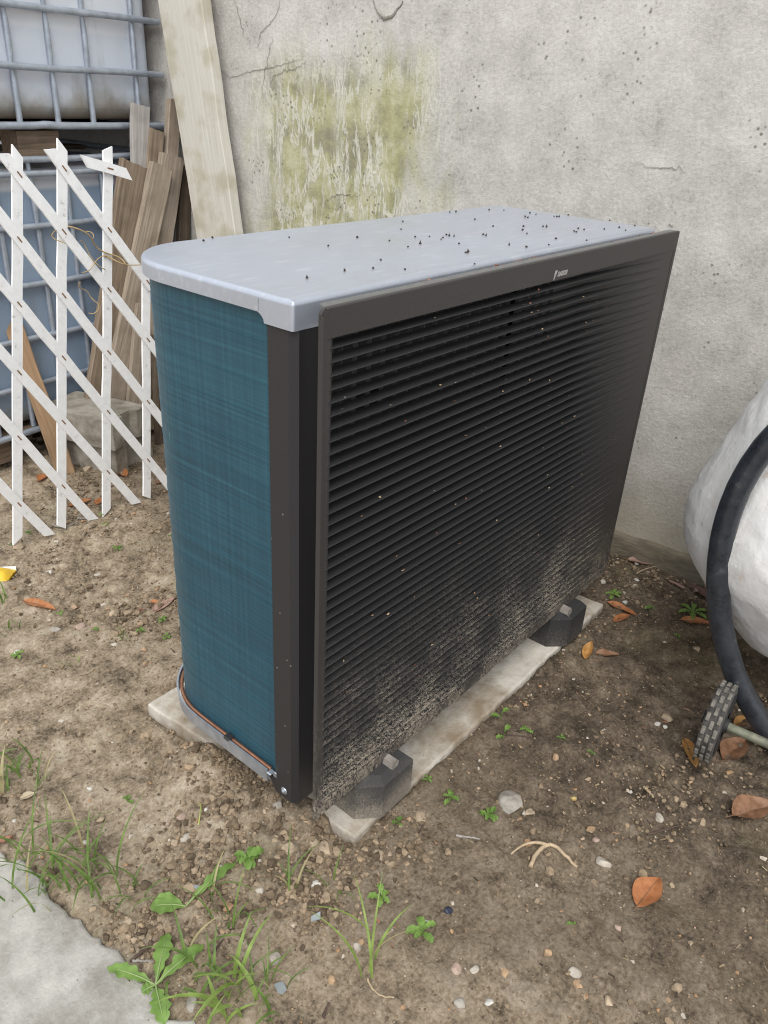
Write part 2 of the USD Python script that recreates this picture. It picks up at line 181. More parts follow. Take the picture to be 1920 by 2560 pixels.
           [[0.473, 0.856], [0.459, 0.836], [0.475, 0.825], [0.484, 0.82]], [[0.57, 0.844], [0.585, 0.839], [0.578, 0.825]]],
 'path': [[-0.421, 0.42], [-0.41, 0.377], [-0.399, 0.312], [-0.404, 0.266], [-0.393, 0.213], [-0.388, 0.173], [-0.391, 0.129], [-0.396, 0.098], [-0.377, 0.066], [-0.381, 0.029], [-0.385, 0.011], [-0.384, -0.032], [-0.386, -0.06],
          [-0.382, -0.095], [-0.374, -0.128], [-0.37, -0.175]],
 'slab': [[0.085, -0.089], [1.274, -0.081], [0.028, 0.567]],
 'tube': None,
 'cam': {'eye': [-0.7854, -0.8117, 1.2678], 'right': [0.644104, -0.763176, 0.05189], 'up': [0.331444, 0.33958, 0.880245], 'fwd': [0.689402, 0.54977, -0.471675], 'f': 1957.32},
 'mixer': {'tube': [[0.973, -0.54, 0.762], [0.971, -0.528, 0.749], [0.969, -0.516, 0.735], [0.967, -0.505, 0.721], [0.965, -0.495, 0.705], [0.963, -0.485, 0.688], [0.962, -0.477, 0.671], [0.96, -0.469, 0.653],
                    [0.959, -0.461, 0.634], [0.958, -0.455, 0.614], [0.957, -0.449, 0.594], [0.956, -0.444, 0.573], [0.955, -0.44, 0.551], [0.955, -0.436, 0.529], [0.954, -0.434, 0.506], [0.954, -0.432, 0.483],
                    [0.954, -0.431, 0.46], [0.954, -0.431, 0.436], [0.954, -0.432, 0.411], [0.954, -0.434, 0.387], [0.955, -0.437, 0.362], [0.956, -0.44, 0.337], [0.956, -0.445, 0.312], [0.957, -0.45, 0.286],
                    [0.958, -0.456, 0.261], [0.959, -0.463, 0.236], [0.961, -0.471, 0.211], [0.962, -0.479, 0.186], [0.964, -0.489, 0.162], [0.966, -0.499, 0.138], [0.968, -0.51, 0.114], [0.97, -0.522, 0.091],
                    [0.972, -0.535, 0.068], [0.974, -0.548, 0.046], [0.977, -0.562, 0.025], [0.979, -0.577, 0.005], [0.982, -0.592, -0.015], [0.984, -0.608, -0.033], [0.987, -0.624, -0.051], [0.99, -0.641, -0.067],
                    [0.993, -0.659, -0.083], [0.996, -0.677, -0.097], [1.0, -0.695, -0.11], [1.003, -0.714, -0.122]],
           'tube_r': 0.0271,
           'drum': [1.26, -0.61, 0.372],
           'axis': [0.0, 0.05, 1.0],
           'wheel': [0.856, -0.557, -0.019],
           'waxis': [0.08, -1, 0],
           'wheel_r': 0.095},
 'heaps': [[-0.079, 0.136, 0.05], [-0.013, 0.11, 0.06], [-0.027, 0.019, 0.05], [-0.013, -0.039, 0.05], [0.013, -0.082, 0.06], [0.03, 0.212, 0.05], [0.027, 0.322, 0.05], [0.028, 0.266, 0.04], [-0.144, 0.162, 0.05],
           [-0.169, 0.077, 0.05], [-0.27, 0.059, 0.06], [-0.188, 0.005, 0.05], [-0.091, -0.139, 0.03], [-0.067, -0.115, 0.03], [0.144, -0.167, 0.05], [0.065, -0.124, 0.05], [0.208, 1.018, 0.07], [0.211, 0.9, 0.06],
           [0.357, 0.926, 0.05], [0.635, 1.823, 0.1], [0.519, 1.743, 0.08], [1.544, -0.114, 0.07], [1.628, -0.302, 0.08], [-0.324, 0.047, 0.05], [-0.33, 0.101, 0.04], [0.71, -0.555, 0.08]]}

# ------------------------------------------------------------------ helpers
RNG = np.random.default_rng(11)
PI = math.pi
used = {}
def numbered(parent, name):
    k = (parent, name); n = used.get(k, 0); used[k] = n + 1
    return f'{parent}/{name}' if n == 0 else f'{parent}/{name}_{n:03d}'
def tag(prim, label=None, cat=None, group=None, kind=None):
    for k, v in (('label', label), ('category', cat), ('group', group), ('kind', kind)):
        if v: prim.SetCustomDataByKey(k, v)
    return prim
def pth(parent): return '/World' if parent is None else (parent if isinstance(parent, str) else str(parent.GetPath()))
def obj(name, m, mat, parent=None, smooth=30, label=None, tone=None):
    if isinstance(m, (list, tuple)) and len(m) and not isinstance(m[0], np.ndarray): m = trimesh.util.concatenate(m)
    um = usdkit.mesh(stage, numbered(pth(parent), name), m, mat, smooth); p = um.GetPrim()
    if tone is not None: UsdGeom.PrimvarsAPI(um).CreatePrimvar('tone', Sdf.ValueTypeNames.FloatArray, UsdGeom.Tokens.vertex).Set(Vt.FloatArray.FromNumpy(np.asarray(tone, np.float32)))
    if label: p.SetCustomDataByKey('label', label)
    return p
def thing(name, label, cat, loc=(0, 0, 0), rotz=0, group=None):
    x = UsdGeom.Xform.Define(stage, numbered('/World', name))
    x.AddTranslateOp().Set(Gf.Vec3d(*map(float, loc))); x.AddRotateZOp().Set(math.degrees(rotz))
    return tag(x.GetPrim(), label, cat, group)
def copy_of(root, loc, rotz, label, scale=1.0, group=None):
    x = UsdGeom.Xform.Define(stage, numbered('/World', root.GetName().rstrip('0123456789').rstrip('_')))
    x.AddTranslateOp().Set(Gf.Vec3d(*map(float, loc))); x.AddRotateZOp().Set(math.degrees(rotz))
    if scale != 1.0: x.AddScaleOp().Set(Gf.Vec3f(scale, scale, scale))
    p = x.GetPrim(); p.GetReferences().AddInternalReference(root.GetPath()); p.SetInstanceable(True)
    return tag(p, label, root.GetCustomDataByKey('category'), group or root.GetCustomDataByKey('group'))

def box(c, s, bev=0.0):
    """a box with centre c and size s, its edges chamfered by bev"""
    s = np.array(s, float) / 2
    if bev <= 0:
        m = trimesh.creation.box(2 * s); m.apply_translation(c); return m
    b = min(bev, s.min() * 0.9); P = []
    for sx in (-1, 1):
        for sy in (-1, 1):
            for sz in (-1, 1):
                for d in np.eye(3): P.append([(s[i] - b * (d[i] == 0)) * (sx, sy, sz)[i] for i in range(3)])
    m = trimesh.convex.convex_hull(np.array(P)); m.apply_translation(c); return m
def bx(a, b, bev=0.0): a, b = np.array(a, float), np.array(b, float); return box((a + b) / 2, b - a, bev)
def tube(pts, r, n=8, caps=True):
    pts = np.array(pts, float); r = np.broadcast_to(r, len(pts)); T = np.gradient(pts, axis=0); T /= np.linalg.norm(T, axis=1, keepdims=True) + 1e-12
    u = np.cross(T[0], [0.123, 0.35, 0.93]); u /= np.linalg.norm(u); V = []
    for p, t, ri in zip(pts, T, r):
        u = u - t * (u @ t); u /= np.linalg.norm(u); w = np.cross(t, u)
        a = np.arange(n) / n * 2 * PI; V.append(p + ri * (np.cos(a)[:, None] * u + np.sin(a)[:, None] * w))
    V = np.vstack(V); F = []
    for i in range(len(pts) - 1):
        for k in range(n):
            a, b, c, d = i * n + k, i * n + (k + 1) % n, (i + 1) * n + (k + 1) % n, (i + 1) * n + k
            F += [[a, b, c], [a, c, d]]
    if caps:
        V = np.vstack([V, pts[0], pts[-1]]); m0, m1 = len(V) - 2, len(V) - 1; L = (len(pts) - 1) * n
        for k in range(n): F += [[m0, (k + 1) % n, k], [m1, L + k, L + (k + 1) % n]]
    return trimesh.Trimesh(V, np.array(F), process=False)
def spline(pts, n):
    from scipy.interpolate import CubicSpline
    pts = np.array(pts, float); t = np.r_[0, np.cumsum(np.linalg.norm(np.diff(pts, axis=0), axis=1))]
    return CubicSpline(t, pts)(np.linspace(0, t[-1], n))
def hex_solid(c8):
    """solid from 8 corners: 0-3 lower ring, 4-7 upper ring"""
    F = [[0, 2, 1], [0, 3, 2], [4, 5, 6], [4, 6, 7]]
    for i in range(4): j = (i + 1) % 4; F += [[i, j, 4 + j], [i, 4 + j, 4 + i]]
    m = trimesh.Trimesh(np.array(c8, float), np.array(F), process=False); m.fix_normals(); return m
def grid_mesh(P):
    """mesh of a (n, m, 3) array of points"""
    n, m = P.shape[:2]; i = np.arange(n * m).reshape(n, m)
    a, b, c, d = i[:-1, :-1].ravel(), i[1:, :-1].ravel(), i[1:, 1:].ravel(), i[:-1, 1:].ravel()
    return trimesh.Trimesh(P.reshape(-1, 3), np.vstack([np.c_[a, b, c], np.c_[a, c, d]]), process=False)
def extrude(poly, h, z=0.0):
    m = trimesh.creation.extrude_polygon(poly, h, engine='earcut'); m.apply_translation([0, 0, z]); return m
def lin(r, g, b):
    return tuple(((c / 255 + 0.055) / 1.055) ** 2.4 if c / 255 > 0.04045 else c / 255 / 12.92 for c in (r, g, b))

# ------------------------------------------------------------------ materials
def MAT(name, nodes, links, surface='p.BSDF'): return usdkit.material(stage, '/World/Looks/' + name, nodes, links, surface=surface)
def plain(name, col, rough=0.5, metal=0.0, var=0.12, scale=30.0, bump=0.0, bscale=200.0, spec=0.5, sub=None, stretch=(1, 1, 1), rnd=0.0):
    """one colour with a soft mottling of the same hue, optional fine relief"""
    lo, hi = tuple(c * (1 - var) for c in col), tuple(min(1, c * (1 + var)) for c in col)
    nodes = {'g': ('geometry', {}), 'mp': ('mapping', {'mapping_type': 'point', 'scale': stretch}), 'n': ('noise_texture', {'scale': scale, 'detail': 5.0, 'roughness': 0.6}),
             'r': ('rgb_ramp', {'ramp': [(0.3, lo), (0.7, hi)]}), 'p': ('principled_bsdf', {'roughness': rough, 'metallic': metal, 'specular_ior_level': spec})}
    links = [('g.position', 'mp.vector'), ('mp.vector', 'n.vector'), ('n.fac', 'r.fac')]
    src = 'r.color'
    if rnd:
        nodes |= {'oi': ('geometry', {}), 'rm': ('map_range', {'from_min': 0.0, 'from_max': 1.0, 'to_min': 1 - rnd, 'to_max': 1 + rnd}), 'mm': ('vector_math', {'math_type': 'scale'})}
        links += [('oi.random_per_island', 'rm.value'), ('r.color', 'mm.vector1'), ('rm.result', 'mm.scale')]; src = 'mm.vector'
    links.append((src, 'p.base_color'))
    if bump:
        nodes |= {'bn': ('noise_texture', {'scale': bscale, 'detail': 4.0}), 'b': ('bump', {'strength': bump, 'distance': 0.004})}
        links += [('mp.vector', 'bn.vector'), ('bn.fac', 'b.height'), ('b.normal', 'p.normal')]
    return MAT(name, nodes, links)
def wood(name, c1, c2, axis, rough=0.8, dirt=None, spots=0.0):
    """weathered wood, grain stretched along a world direction"""
    a = np.array(axis, float); a /= np.linalg.norm(a)
    pitch = math.asin(max(-1, min(1, a[2]))); yaw = math.atan2(a[1], a[0])
    nodes = {'g': ('geometry', {}), 'v1': ('vector_rotate', {'rotate_type': 'z_axis', 'angle': -yaw}), 'v2': ('vector_rotate', {'rotate_type': 'y_axis', 'angle': pitch}),
             'mp': ('mapping', {'mapping_type': 'point', 'scale': (2.2, 60, 60)}), 'n': ('noise_texture', {'scale': 1.6, 'detail': 7.0, 'roughness': 0.65, 'distortion': 0.6}),
             'r': ('rgb_ramp', {'ramp': [(0.28, c1), (0.5, tuple((x + y) / 2 for x, y in zip(c1, c2))), (0.68, c2)]}),
             'n2': ('noise_texture', {'scale': 9.0, 'detail': 4.0}), 'r2': ('rgb_ramp', {'ramp': [(0.35, dirt or tuple(x * 0.55 for x in c1)), (0.5, (1, 1, 1))]}),
             'mx': ('mix_color', {'blend_type': 'multiply', 'fac': 0.55 if dirt is None else 1.0}),
             'b': ('bump', {'strength': 0.6, 'distance': 0.003}), 'p': ('principled_bsdf', {'roughness': rough, 'specular_ior_level': 0.3})}
    if dirt is None: nodes['r2'] = ('rgb_ramp', {'ramp': [(0.35, (0.55, 0.53, 0.5)), (0.55, (1, 1, 1))]})
    links = [('g.position', 'v1.vector'), ('v1.vector', 'v2.vector'), ('v2.vector', 'mp.vector'), ('mp.vector', 'n.vector'), ('n.fac', 'r.fac'), ('g.position', 'n2.vector'), ('n2.fac', 'r2.fac'),
             ('r.color', 'mx.a'), ('r2.color', 'mx.b'), ('mx.result', 'p.base_color'), ('n.fac', 'b.height'), ('b.normal', 'p.normal')]
    return MAT(name, nodes, links)

# ------------------------------------------------------------------ the ground
def ground_h(x, y):
    x, y = np.asarray(x, float), np.asarray(y, float)
    P = np.stack([x, y, 0 * x], -1)
    h = -0.140 + 0.030 * (meshkit.fbm(P * 2.1, 3, 5) - 0.5) + 0.020 * (meshkit.fbm(P * 9.0, 4, 8) - 0.5)
    # crumbled soil heaped against the left side of the slab and near its corner
    d = np.hypot(x + 0.06, (y - 0.12) * 0.5)
    h = h + 0.020 * np.exp(-(d / 0.10) ** 2)
    h = h + 0.012 * np.exp(-((y + 0.10) / 0.05) ** 2) * np.clip((x - 0.14) / 0.1, 0, 1) * np.clip((1.35 - x) / 0.1, 0, 1)   # nearly flush with the slab's front edge
    h = h + 0.018 * np.exp(-((x - 1.75 + 0.10 * y) / 0.14) ** 2)                    # soil drawn up to the wall foot
    left = np.clip((y + 0.035) / 0.03, 0, 1) * np.clip((0.40 - y) / 0.06, 0, 1)            # soil lies over the slab's left edge here
    h = h + 0.026 * left * np.exp(-((x - 0.055 + 0.087 * y) / 0.075) ** 2)
    under = 1 / (1 + np.exp(np.clip(-(np.minimum(np.minimum(x - 0.075 + 0.087 * y - 0.035 * left, 1.28 - x), np.minimum(y + 0.075, 0.60 - y))) / 0.006, -50, 50)))
    h = h * (1 - under) + (-0.168) * under                                           # below the concrete slab
    return h
def crumb(x, y):
    """fine clods: only near the camera, finer than the sheet's main relief"""
    P = np.stack([x, y, 0 * np.asarray(x)], -1)
    a = meshkit.fbm(P * 42.0, 3, 21); b = np.clip(meshkit.fbm(P * 5.0, 2, 31) * 2.2 - 0.6, 0.1, 1)
    return 0.014 * (np.maximum(a - 0.40, 0) - 0.09) * (0.35 + b) * 2
def gz(x, y): return float(ground_h(np.array([x]), np.array([y]))[0])

xs = np.r_[-40, -20, -10, -6, -4, -3, -2.2, -1.7, np.arange(-1.3, 1.85, 0.0075), 2.1, 2.6, 3.5, 5, 8, 14, 25, 40]
ys = np.r_[-40, -20, -10, -6, -4, -3, -2.2, -1.7, np.arange(-1.35, 2.45, 0.0085), 2.7, 3.2, 4, 6, 10, 18, 28, 40]
X, Y = np.meshgrid(xs, ys, indexing='ij')
Z = ground_h(X, Y) + crumb(X, Y)
pa = [tuple(q) for q in D['path']]
pa2 = pa + [(-0.36, -0.75), (-0.36, -1.6), (-3.0, -1.6), (-3.0, 0.75), (-0.75, 0.62)]
from shapely import contains_xy
Z = np.where(contains_xy(Polygon(pa2).buffer(-0.018), X, Y), -0.20, Z)
soil_nodes = {
    'g': ('geometry', {}),
    'big': ('noise_texture', {'scale': 1.7, 'detail': 4.0, 'roughness': 0.6}), 'med': ('noise_texture', {'scale': 13.0, 'detail': 8.0, 'roughness': 0.72}),
    'fine': ('noise_texture', {'scale': 120.0, 'detail': 6.0, 'roughness': 0.75}),
    'sx': ('separate_xyz', {}),
    # darker soil towards the fan side and the wall, paler soil on the path side
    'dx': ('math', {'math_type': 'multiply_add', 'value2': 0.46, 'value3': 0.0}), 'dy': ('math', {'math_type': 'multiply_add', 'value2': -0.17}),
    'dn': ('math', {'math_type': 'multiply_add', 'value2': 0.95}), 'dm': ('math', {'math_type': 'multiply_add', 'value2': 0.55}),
    'tone_mask': ('map_range', {'range_type': 'smoothstep', 'from_min': 0.68, 'from_max': 1.12, 'to_min': 0.0, 'to_max': 1.0}),
    'dry': ('rgb_ramp', {'ramp': [(0.43, (0.060, 0.046, 0.033)), (0.50, (0.160, 0.123, 0.084)), (0.565, (0.265, 0.208, 0.145)), (0.63, (0.35, 0.285, 0.208)), (0.70, (0.45, 0.385, 0.30))]}),  # the paler of the two soil tones
    'dark_soil': ('rgb_ramp', {'ramp': [(0.42, (0.024, 0.018, 0.013)), (0.51, (0.066, 0.050, 0.035)), (0.59, (0.120, 0.092, 0.065)), (0.68, (0.20, 0.16, 0.118)), (0.75, (0.27, 0.225, 0.175))]}),
    'fm': ('math', {'math_type': 'multiply_add', 'value2': 0.66}), 'fm2': ('math', {'math_type': 'multiply', 'value2': 0.48}),
    'mix': ('mix_color', {}),
    # green algae film in patches
    'al': ('noise_texture', {'scale': 3.3, 'detail': 5.0, 'roughness': 0.6}), 'alr': ('map_range', {'range_type': 'smoothstep', 'from_min': 0.52, 'from_max': 0.72, 'to_min': 0.0, 'to_max': 0.25}), 'alc': ('mix_color', {'b': (0.115, 0.105, 0.045)}),
    # small pale and rusty grit set in the soil
    'vo': ('voronoi_texture', {'scale': 95.0, 'randomness': 1.0}), 'vr': ('map_range', {'from_min': 0.23, 'from_max': 0.17, 'to_min': 0.0, 'to_max': 1.0, 'clamp': True}),
    'vs': ('separate_color', {'color_type': 'rgb'}), 'vk': ('map_range', {'from_min': 0.66, 'from_max': 0.70, 'to_min': 0.0, 'to_max': 1.0, 'clamp': True}), 'vm': ('math', {'math_type': 'multiply'}),
    'vc': ('rgb_ramp', {'ramp': [(0.0, (0.16, 0.11, 0.07)), (0.4, (0.34, 0.25, 0.16)), (0.7, (0.42, 0.34, 0.26)), (0.9, (0.40, 0.22, 0.10)), (1.0, (0.6, 0.56, 0.5))]}), 'grit': ('mix_color', {}),
    'h1': ('math', {'math_type': 'multiply_add', 'value2': 0.6}), 'h2': ('math', {'math_type': 'multiply_add', 'value2': 0.35}),
    'b': ('bump', {'strength': 1.0, 'distance': 0.012}), 'p': ('principled_bsdf', {'roughness': 0.92, 'specular_ior_level': 0.25})}
soil_links = [('g.position', t + '.vector') for t in ('big', 'med', 'fine', 'al', 'vo', 'sx')] + [
    ('sx.x', 'dx.value1'), ('sx.y', 'dy.value1'), ('dx.value', 'dy.value3'), ('big.fac', 'dn.value1'), ('dy.value', 'dn.value3'), ('med.fac', 'dm.value1'), ('dn.value', 'dm.value3'), ('dm.value', 'tone_mask.value'),
    ('fine.fac', 'fm2.value1'), ('med.fac', 'fm.value1'), ('fm2.value', 'fm.value3'), ('fm.value', 'dry.fac'), ('fm.value', 'dark_soil.fac'), ('tone_mask.result', 'mix.fac'), ('dry.color', 'mix.a'), ('dark_soil.color', 'mix.b'),
    ('al.fac', 'alr.value'), ('alr.result', 'alc.fac'), ('mix.result', 'alc.a'),
    ('vo.distance', 'vr.value'), ('vo.color', 'vs.color'), ('vs.r', 'vk.value'), ('vr.result', 'vm.value1'), ('vk.result', 'vm.value2'), ('vs.g', 'vc.fac'), ('vm.value', 'grit.fac'), ('alc.result', 'grit.a'), ('vc.color', 'grit.b'), ('grit.result', 'p.base_color'),
    ('med.fac', 'h1.value1'), ('fine.fac', 'h2.value1'), ('h2.value', 'h1.value3'), ('vm.value', 'h2.value3'), ('h1.value', 'b.height'), ('b.normal', 'p.normal')]
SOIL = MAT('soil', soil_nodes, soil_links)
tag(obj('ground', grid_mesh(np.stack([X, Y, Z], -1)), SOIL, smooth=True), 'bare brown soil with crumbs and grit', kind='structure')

# ------------------------------------------------------------------ the rendered boundary wall
WX = lambda y: 1.64 - 0.105 * y                                    # face of the wall at y
wd = np.array([-0.105, 1.0]); wd /= np.linalg.norm(wd); wn = np.array([-wd[1], wd[0]])   # along, and out of the wall towards the unit
A0 = [1.594, 1.352]
wall_nodes = {
    'g': ('geometry', {}), 'sx': ('separate_xyz', {}),
    'big': ('noise_texture', {'scale': 1.5, 'detail': 5.0, 'roughness': 0.6}), 'med': ('noise_texture', {'scale': 9.0, 'detail': 7.0, 'roughness': 0.68}), 'fine': ('noise_texture', {'scale': 90.0, 'detail': 5.0, 'roughness': 0.7}),
    'gm': ('math', {'math_type': 'multiply_add', 'value2': 0.30}), 'gm2': ('math', {'math_type': 'multiply_add', 'value2': 0.40}), 'gm3': ('math', {'math_type': 'multiply', 'value2': 0.32}),
    'base': ('rgb_ramp', {'ramp': [(0.37, (0.31, 0.295, 0.27)), (0.44, (0.405, 0.39, 0.362)), (0.51, (0.475, 0.458, 0.427)), (0.57, (0.53, 0.513, 0.482)), (0.66, (0.60, 0.585, 0.552))]}),
    # algae: a patch with soft borders, streaked downwards
    'ay': ('math', {'math_type': 'subtract', 'value2': 1.33}), 'ay2': ('math', {'math_type': 'absolute'}), 'ay3': ('map_range', {'range_type': 'smoothstep', 'from_min': 0.66, 'from_max': 0.20, 'to_min': 0.0, 'to_max': 1.0}),
    'az': ('math', {'math_type': 'subtract', 'value2': 0.98}), 'az2': ('math', {'math_type': 'absolute'}), 'az3': ('map_range', {'range_type': 'smoothstep', 'from_min': 0.62, 'from_max': 0.20, 'to_min': 0.0, 'to_max': 1.0}),
    'am': ('math', {'math_type': 'multiply'}),
    'smp': ('mapping', {'mapping_type': 'point', 'scale': (9, 9, 2.6)}), 'streak': ('noise_texture', {'scale': 1.0, 'detail': 6.0, 'roughness': 0.62, 'distortion': 0.5}),
    'as': ('math', {'math_type': 'multiply_add', 'value2': 1.7}), 'ar': ('map_range', {'range_type': 'smoothstep', 'from_min': 1.16, 'from_max': 1.95, 'to_min': 0.0, 'to_max': 0.92}),
    'acol': ('rgb_ramp', {'ramp': [(0.36, (0.22, 0.21, 0.13)), (0.5, (0.335, 0.33, 0.17)), (0.62, (0.44, 0.43, 0.28))]}), 'algae': ('mix_color', {}),
    # worm-like white skin of old paint that still sticks over the algae
    'pmp': ('mapping', {'mapping_type': 'point', 'scale': (21, 21, 6)}), 'pn': ('noise_texture', {'scale': 1.0, 'detail': 6.0, 'roughness': 0.66, 'distortion': 0.6}),
    'pr': ('rgb_ramp', {'ramp': [(0.455, (0, 0, 0)), (0.487, (0.85, 0.85, 0.85)), (0.515, (0.85, 0.85, 0.85)), (0.55, (0, 0, 0))]}), 'pm': ('math', {'math_type': 'multiply'}), 'pk': ('noise_texture', {'scale': 5.0, 'detail': 4.0}),
    'pkr': ('map_range', {'range_type': 'smoothstep', 'from_min': 0.40, 'from_max': 0.56, 'to_min': 0.0, 'to_max': 1.0}), 'pm2': ('math', {'math_type': 'multiply'}), 'paint': ('mix_color', {'b': (0.60, 0.585, 0.515)}),
    # dark pits and lichen dots
    'vo': ('voronoi_texture', {'scale': 52.0, 'detail': 0.0}), 'vd': ('map_range', {'from_min': 0.30, 'from_max': 0.12, 'to_min': 0.0, 'to_max': 1.0, 'clamp': True}), 'vs': ('separate_color', {'color_type': 'rgb'}),
    'vk': ('map_range', {'from_min': 0.50, 'from_max': 0.54, 'to_min': 0.0, 'to_max': 1.0, 'clamp': True}), 'dn': ('noise_texture', {'scale': 4.2, 'detail': 5.0, 'roughness': 0.65}), 'dk': ('map_range', {'range_type': 'smoothstep', 'from_min': 0.49, 'from_max': 0.60, 'to_min': 0.0, 'to_max': 0.85}),
    'v1': ('math', {'math_type': 'multiply'}), 'v2': ('math', {'math_type': 'multiply'}), 'dots': ('mix_color', {'b': (0.13, 0.12, 0.09)}),
    # brownish damp foot
    'fz': ('map_range', {'range_type': 'smoothstep', 'from_min': 0.30, 'from_max': -0.12, 'to_min': 0.0, 'to_max': 0.75}), 'foot': ('mix_color', {'b': (0.36, 0.315, 0.235)}),
    'h1': ('math', {'math_type': 'multiply_add', 'value2': 0.30}), 'h2': ('math', {'math_type': 'multiply_add', 'value2': 0.55}), 'h3': ('math', {'math_type': 'multiply', 'value2': 0.22}),
    'b': ('bump', {'strength': 0.75, 'distance': 0.008}), 'p': ('principled_bsdf', {'roughness': 0.93, 'specular_ior_level': 0.25})}
wall_links = [('g.position', t + '.vector') for t in ('big', 'med', 'fine', 'sx', 'smp', 'pmp', 'pk', 'vo', 'dn')] + [
    ('fine.fac', 'gm3.value1'), ('gm3.value', 'gm2.value3'), ('med.fac', 'gm2.value1'), ('big.fac', 'gm.value1'), ('gm2.value', 'gm.value3'), ('gm.value', 'base.fac'),
    ('sx.y', 'ay.value1'), ('ay.value', 'ay2.value1'), ('ay2.value', 'ay3.value'), ('sx.z', 'az.value1'), ('az.value', 'az2.value1'), ('az2.value', 'az3.value'), ('ay3.result', 'am.value1'), ('az3.result', 'am.value2'),
    ('smp.vector', 'streak.vector'), ('streak.fac', 'as.value1'), ('am.value', 'as.value3'), ('as.value', 'ar.value'), ('med.fac', 'acol.fac'), ('ar.result', 'algae.fac'), ('base.color', 'algae.a'), ('acol.color', 'algae.b'),
    ('pmp.vector', 'pn.vector'), ('pn.fac', 'pr.fac'), ('pr.color', 'pm.value1'), ('am.value', 'pm.value2'), ('pk.fac', 'pkr.value'), ('pkr.result', 'pm2.value1'), ('pm.value', 'pm2.value2'), ('pm2.value', 'paint.fac'), ('algae.result', 'paint.a'),
    ('vo.distance', 'vd.value'), ('vo.color', 'vs.color'), ('vs.r', 'vk.value'), ('dn.fac', 'dk.value'), ('vd.result', 'v1.value1'), ('vk.result', 'v1.value2'), ('v1.value', 'v2.value1'), ('dk.result', 'v2.value2'), ('v2.value', 'dots.fac'), ('paint.result', 'dots.a'),
    ('sx.z', 'fz.value'), ('fz.result', 'foot.fac'), ('dots.result', 'foot.a'), ('foot.result', 'p.base_color'),
    ('med.fac', 'h1.value1'), ('fine.fac', 'h2.value1'), ('h2.value', 'h1.value3'), ('pm2.value', 'h3.value1'), ('h3.value', 'h2.value3'), ('h1.value', 'b.height'), ('b.normal', 'p.normal')]
RENDER = MAT('old_render', wall_nodes, wall_links)
wall = thing('boundary_wall', 'tall old rendered wall with green algae stains behind the unit', 'wall')
def wp(y, z, off=0.0):
    """a point off metres in front of the wall's face"""
    return np.array([WX(y) + wn[0] * off, y + wn[1] * off, z])
yy_, zz_ = np.linspace(-6, 7, 521), np.linspace(-0.4, 2.9, 133)
YY, ZZ = np.meshgrid(yy_, zz_, indexing='ij')
off = 0.010 * (meshkit.fbm(np.stack([YY * 2.2, ZZ * 2.2, 0 * YY], -1), 3, 3) - 0.5) + 0.005 * (meshkit.fbm(np.stack([YY * 13, ZZ * 13, 0 * YY], -1), 2, 4) - 0.5)
fp = np.stack([WX(YY) + wn[0] * off, YY + wn[1] * off, ZZ], -1)
face = grid_mesh(fp); face.invert()
back = fp[[0, -1]][:, [0, -1]].reshape(-1, 3) - np.r_[wn, 0] * 0.25
rim = [fp[:, -1], fp[:, -1] - np.r_[wn, 0] * 0.25]                 # coping side and back
top = grid_mesh(np.stack(rim, 1)); bk = grid_mesh(np.stack([fp[:, -1] - np.r_[wn, 0] * 0.25, fp[:, 0] - np.r_[wn, 0] * 0.25], 1))
e1 = grid_mesh(np.stack([fp[0, :], fp[0, :] - np.r_[wn, 0] * 0.25], 1)); e2 = grid_mesh(np.stack([fp[-1, :], fp[-1, :] - np.r_[wn, 0] * 0.25], 1))
obj('rendered_face', [face, top, bk, e1, e2], RENDER, wall, smooth=40)
# footing: a board-marked concrete strip with an uneven upper edge
FOOT = plain('footing_concrete', (0.17, 0.145, 0.105), 0.95, var=0.35, scale=14, bump=0.8, bscale=60, stretch=(1, 1, 4))
fy = np.linspace(-2.2, 2.6, 160)
ft = -0.062 + 0.012 * (meshkit.noise(np.stack([fy * 5, 0 * fy, 0 * fy], -1), 9) - 0.5) + 0.010 * (meshkit.noise(np.stack([fy * 21, 0 * fy, 0 * fy], -1), 10) - 0.5)
sec = []
for y, t in zip(fy, ft):
    sec.append([wp(y, -0.3, 0.030), wp(y, t - 0.012, 0.027), wp(y, t, 0.020), wp(y, t + 0.003, 0.0045), wp(y, t + 0.001, -0.05)])
fm = grid_mesh(np.array(sec)); fm.invert(); obj('footing', fm, FOOT, wall, smooth=40)
# hairline cracks: narrow open grooves drawn as dark recessed ribbons with raised lips
CRACK_SHADOW = plain('crack_and_shadow_dark', (0.24, 0.225, 0.195), 1.0, var=0.2)
for line in D['cracks']:
    q = spline([[a, b, 0] for a, b in line], 26); q[:, :2] += RNG.normal(0, 0.003, (26, 2))
    w = 0.0006 * np.sin(np.linspace(0.15, PI - 0.15, 26)) + 0.0003
    P = np.array([[wp(a, b + wi, 0.0075) for (a, b, _), wi in zip(q, w)], [wp(a, b - wi, 0.0075) for (a, b, _), wi in zip(q, w)]])
    t = tube([wp(a, b, 0.0022 + 0.010 * (meshkit.fbm(np.array([[a * 2.2, b * 2.2, 0]]), 3, 3)[0] - 0.5) + 0.005 * (meshkit.fbm(np.array([[a * 13, b * 13, 0]]), 2, 4)[0] - 0.5)) for a, b, _ in q], w, 5)
    obj('crack', t, CRACK_SHADOW, wall)
# shadow along the curved edge of a plaster flake, drawn as a dark tube
q = spline([[a, b, 0] for a, b in D['flake']], 30); q[:, :2] += RNG.normal(0, 0.0015, (30, 2))
obj('flake_shadow', tube([wp(a, b, 0.001 + 0.010 * (meshkit.fbm(np.array([[a * 2.2, b * 2.2, 0]]), 3, 3)[0] - 0.5)) for a, b, _ in q], 0.0018 + 0.004 * np.sin(np.linspace(0, PI, 30)) ** 2, 6), CRACK_SHADOW, wall)

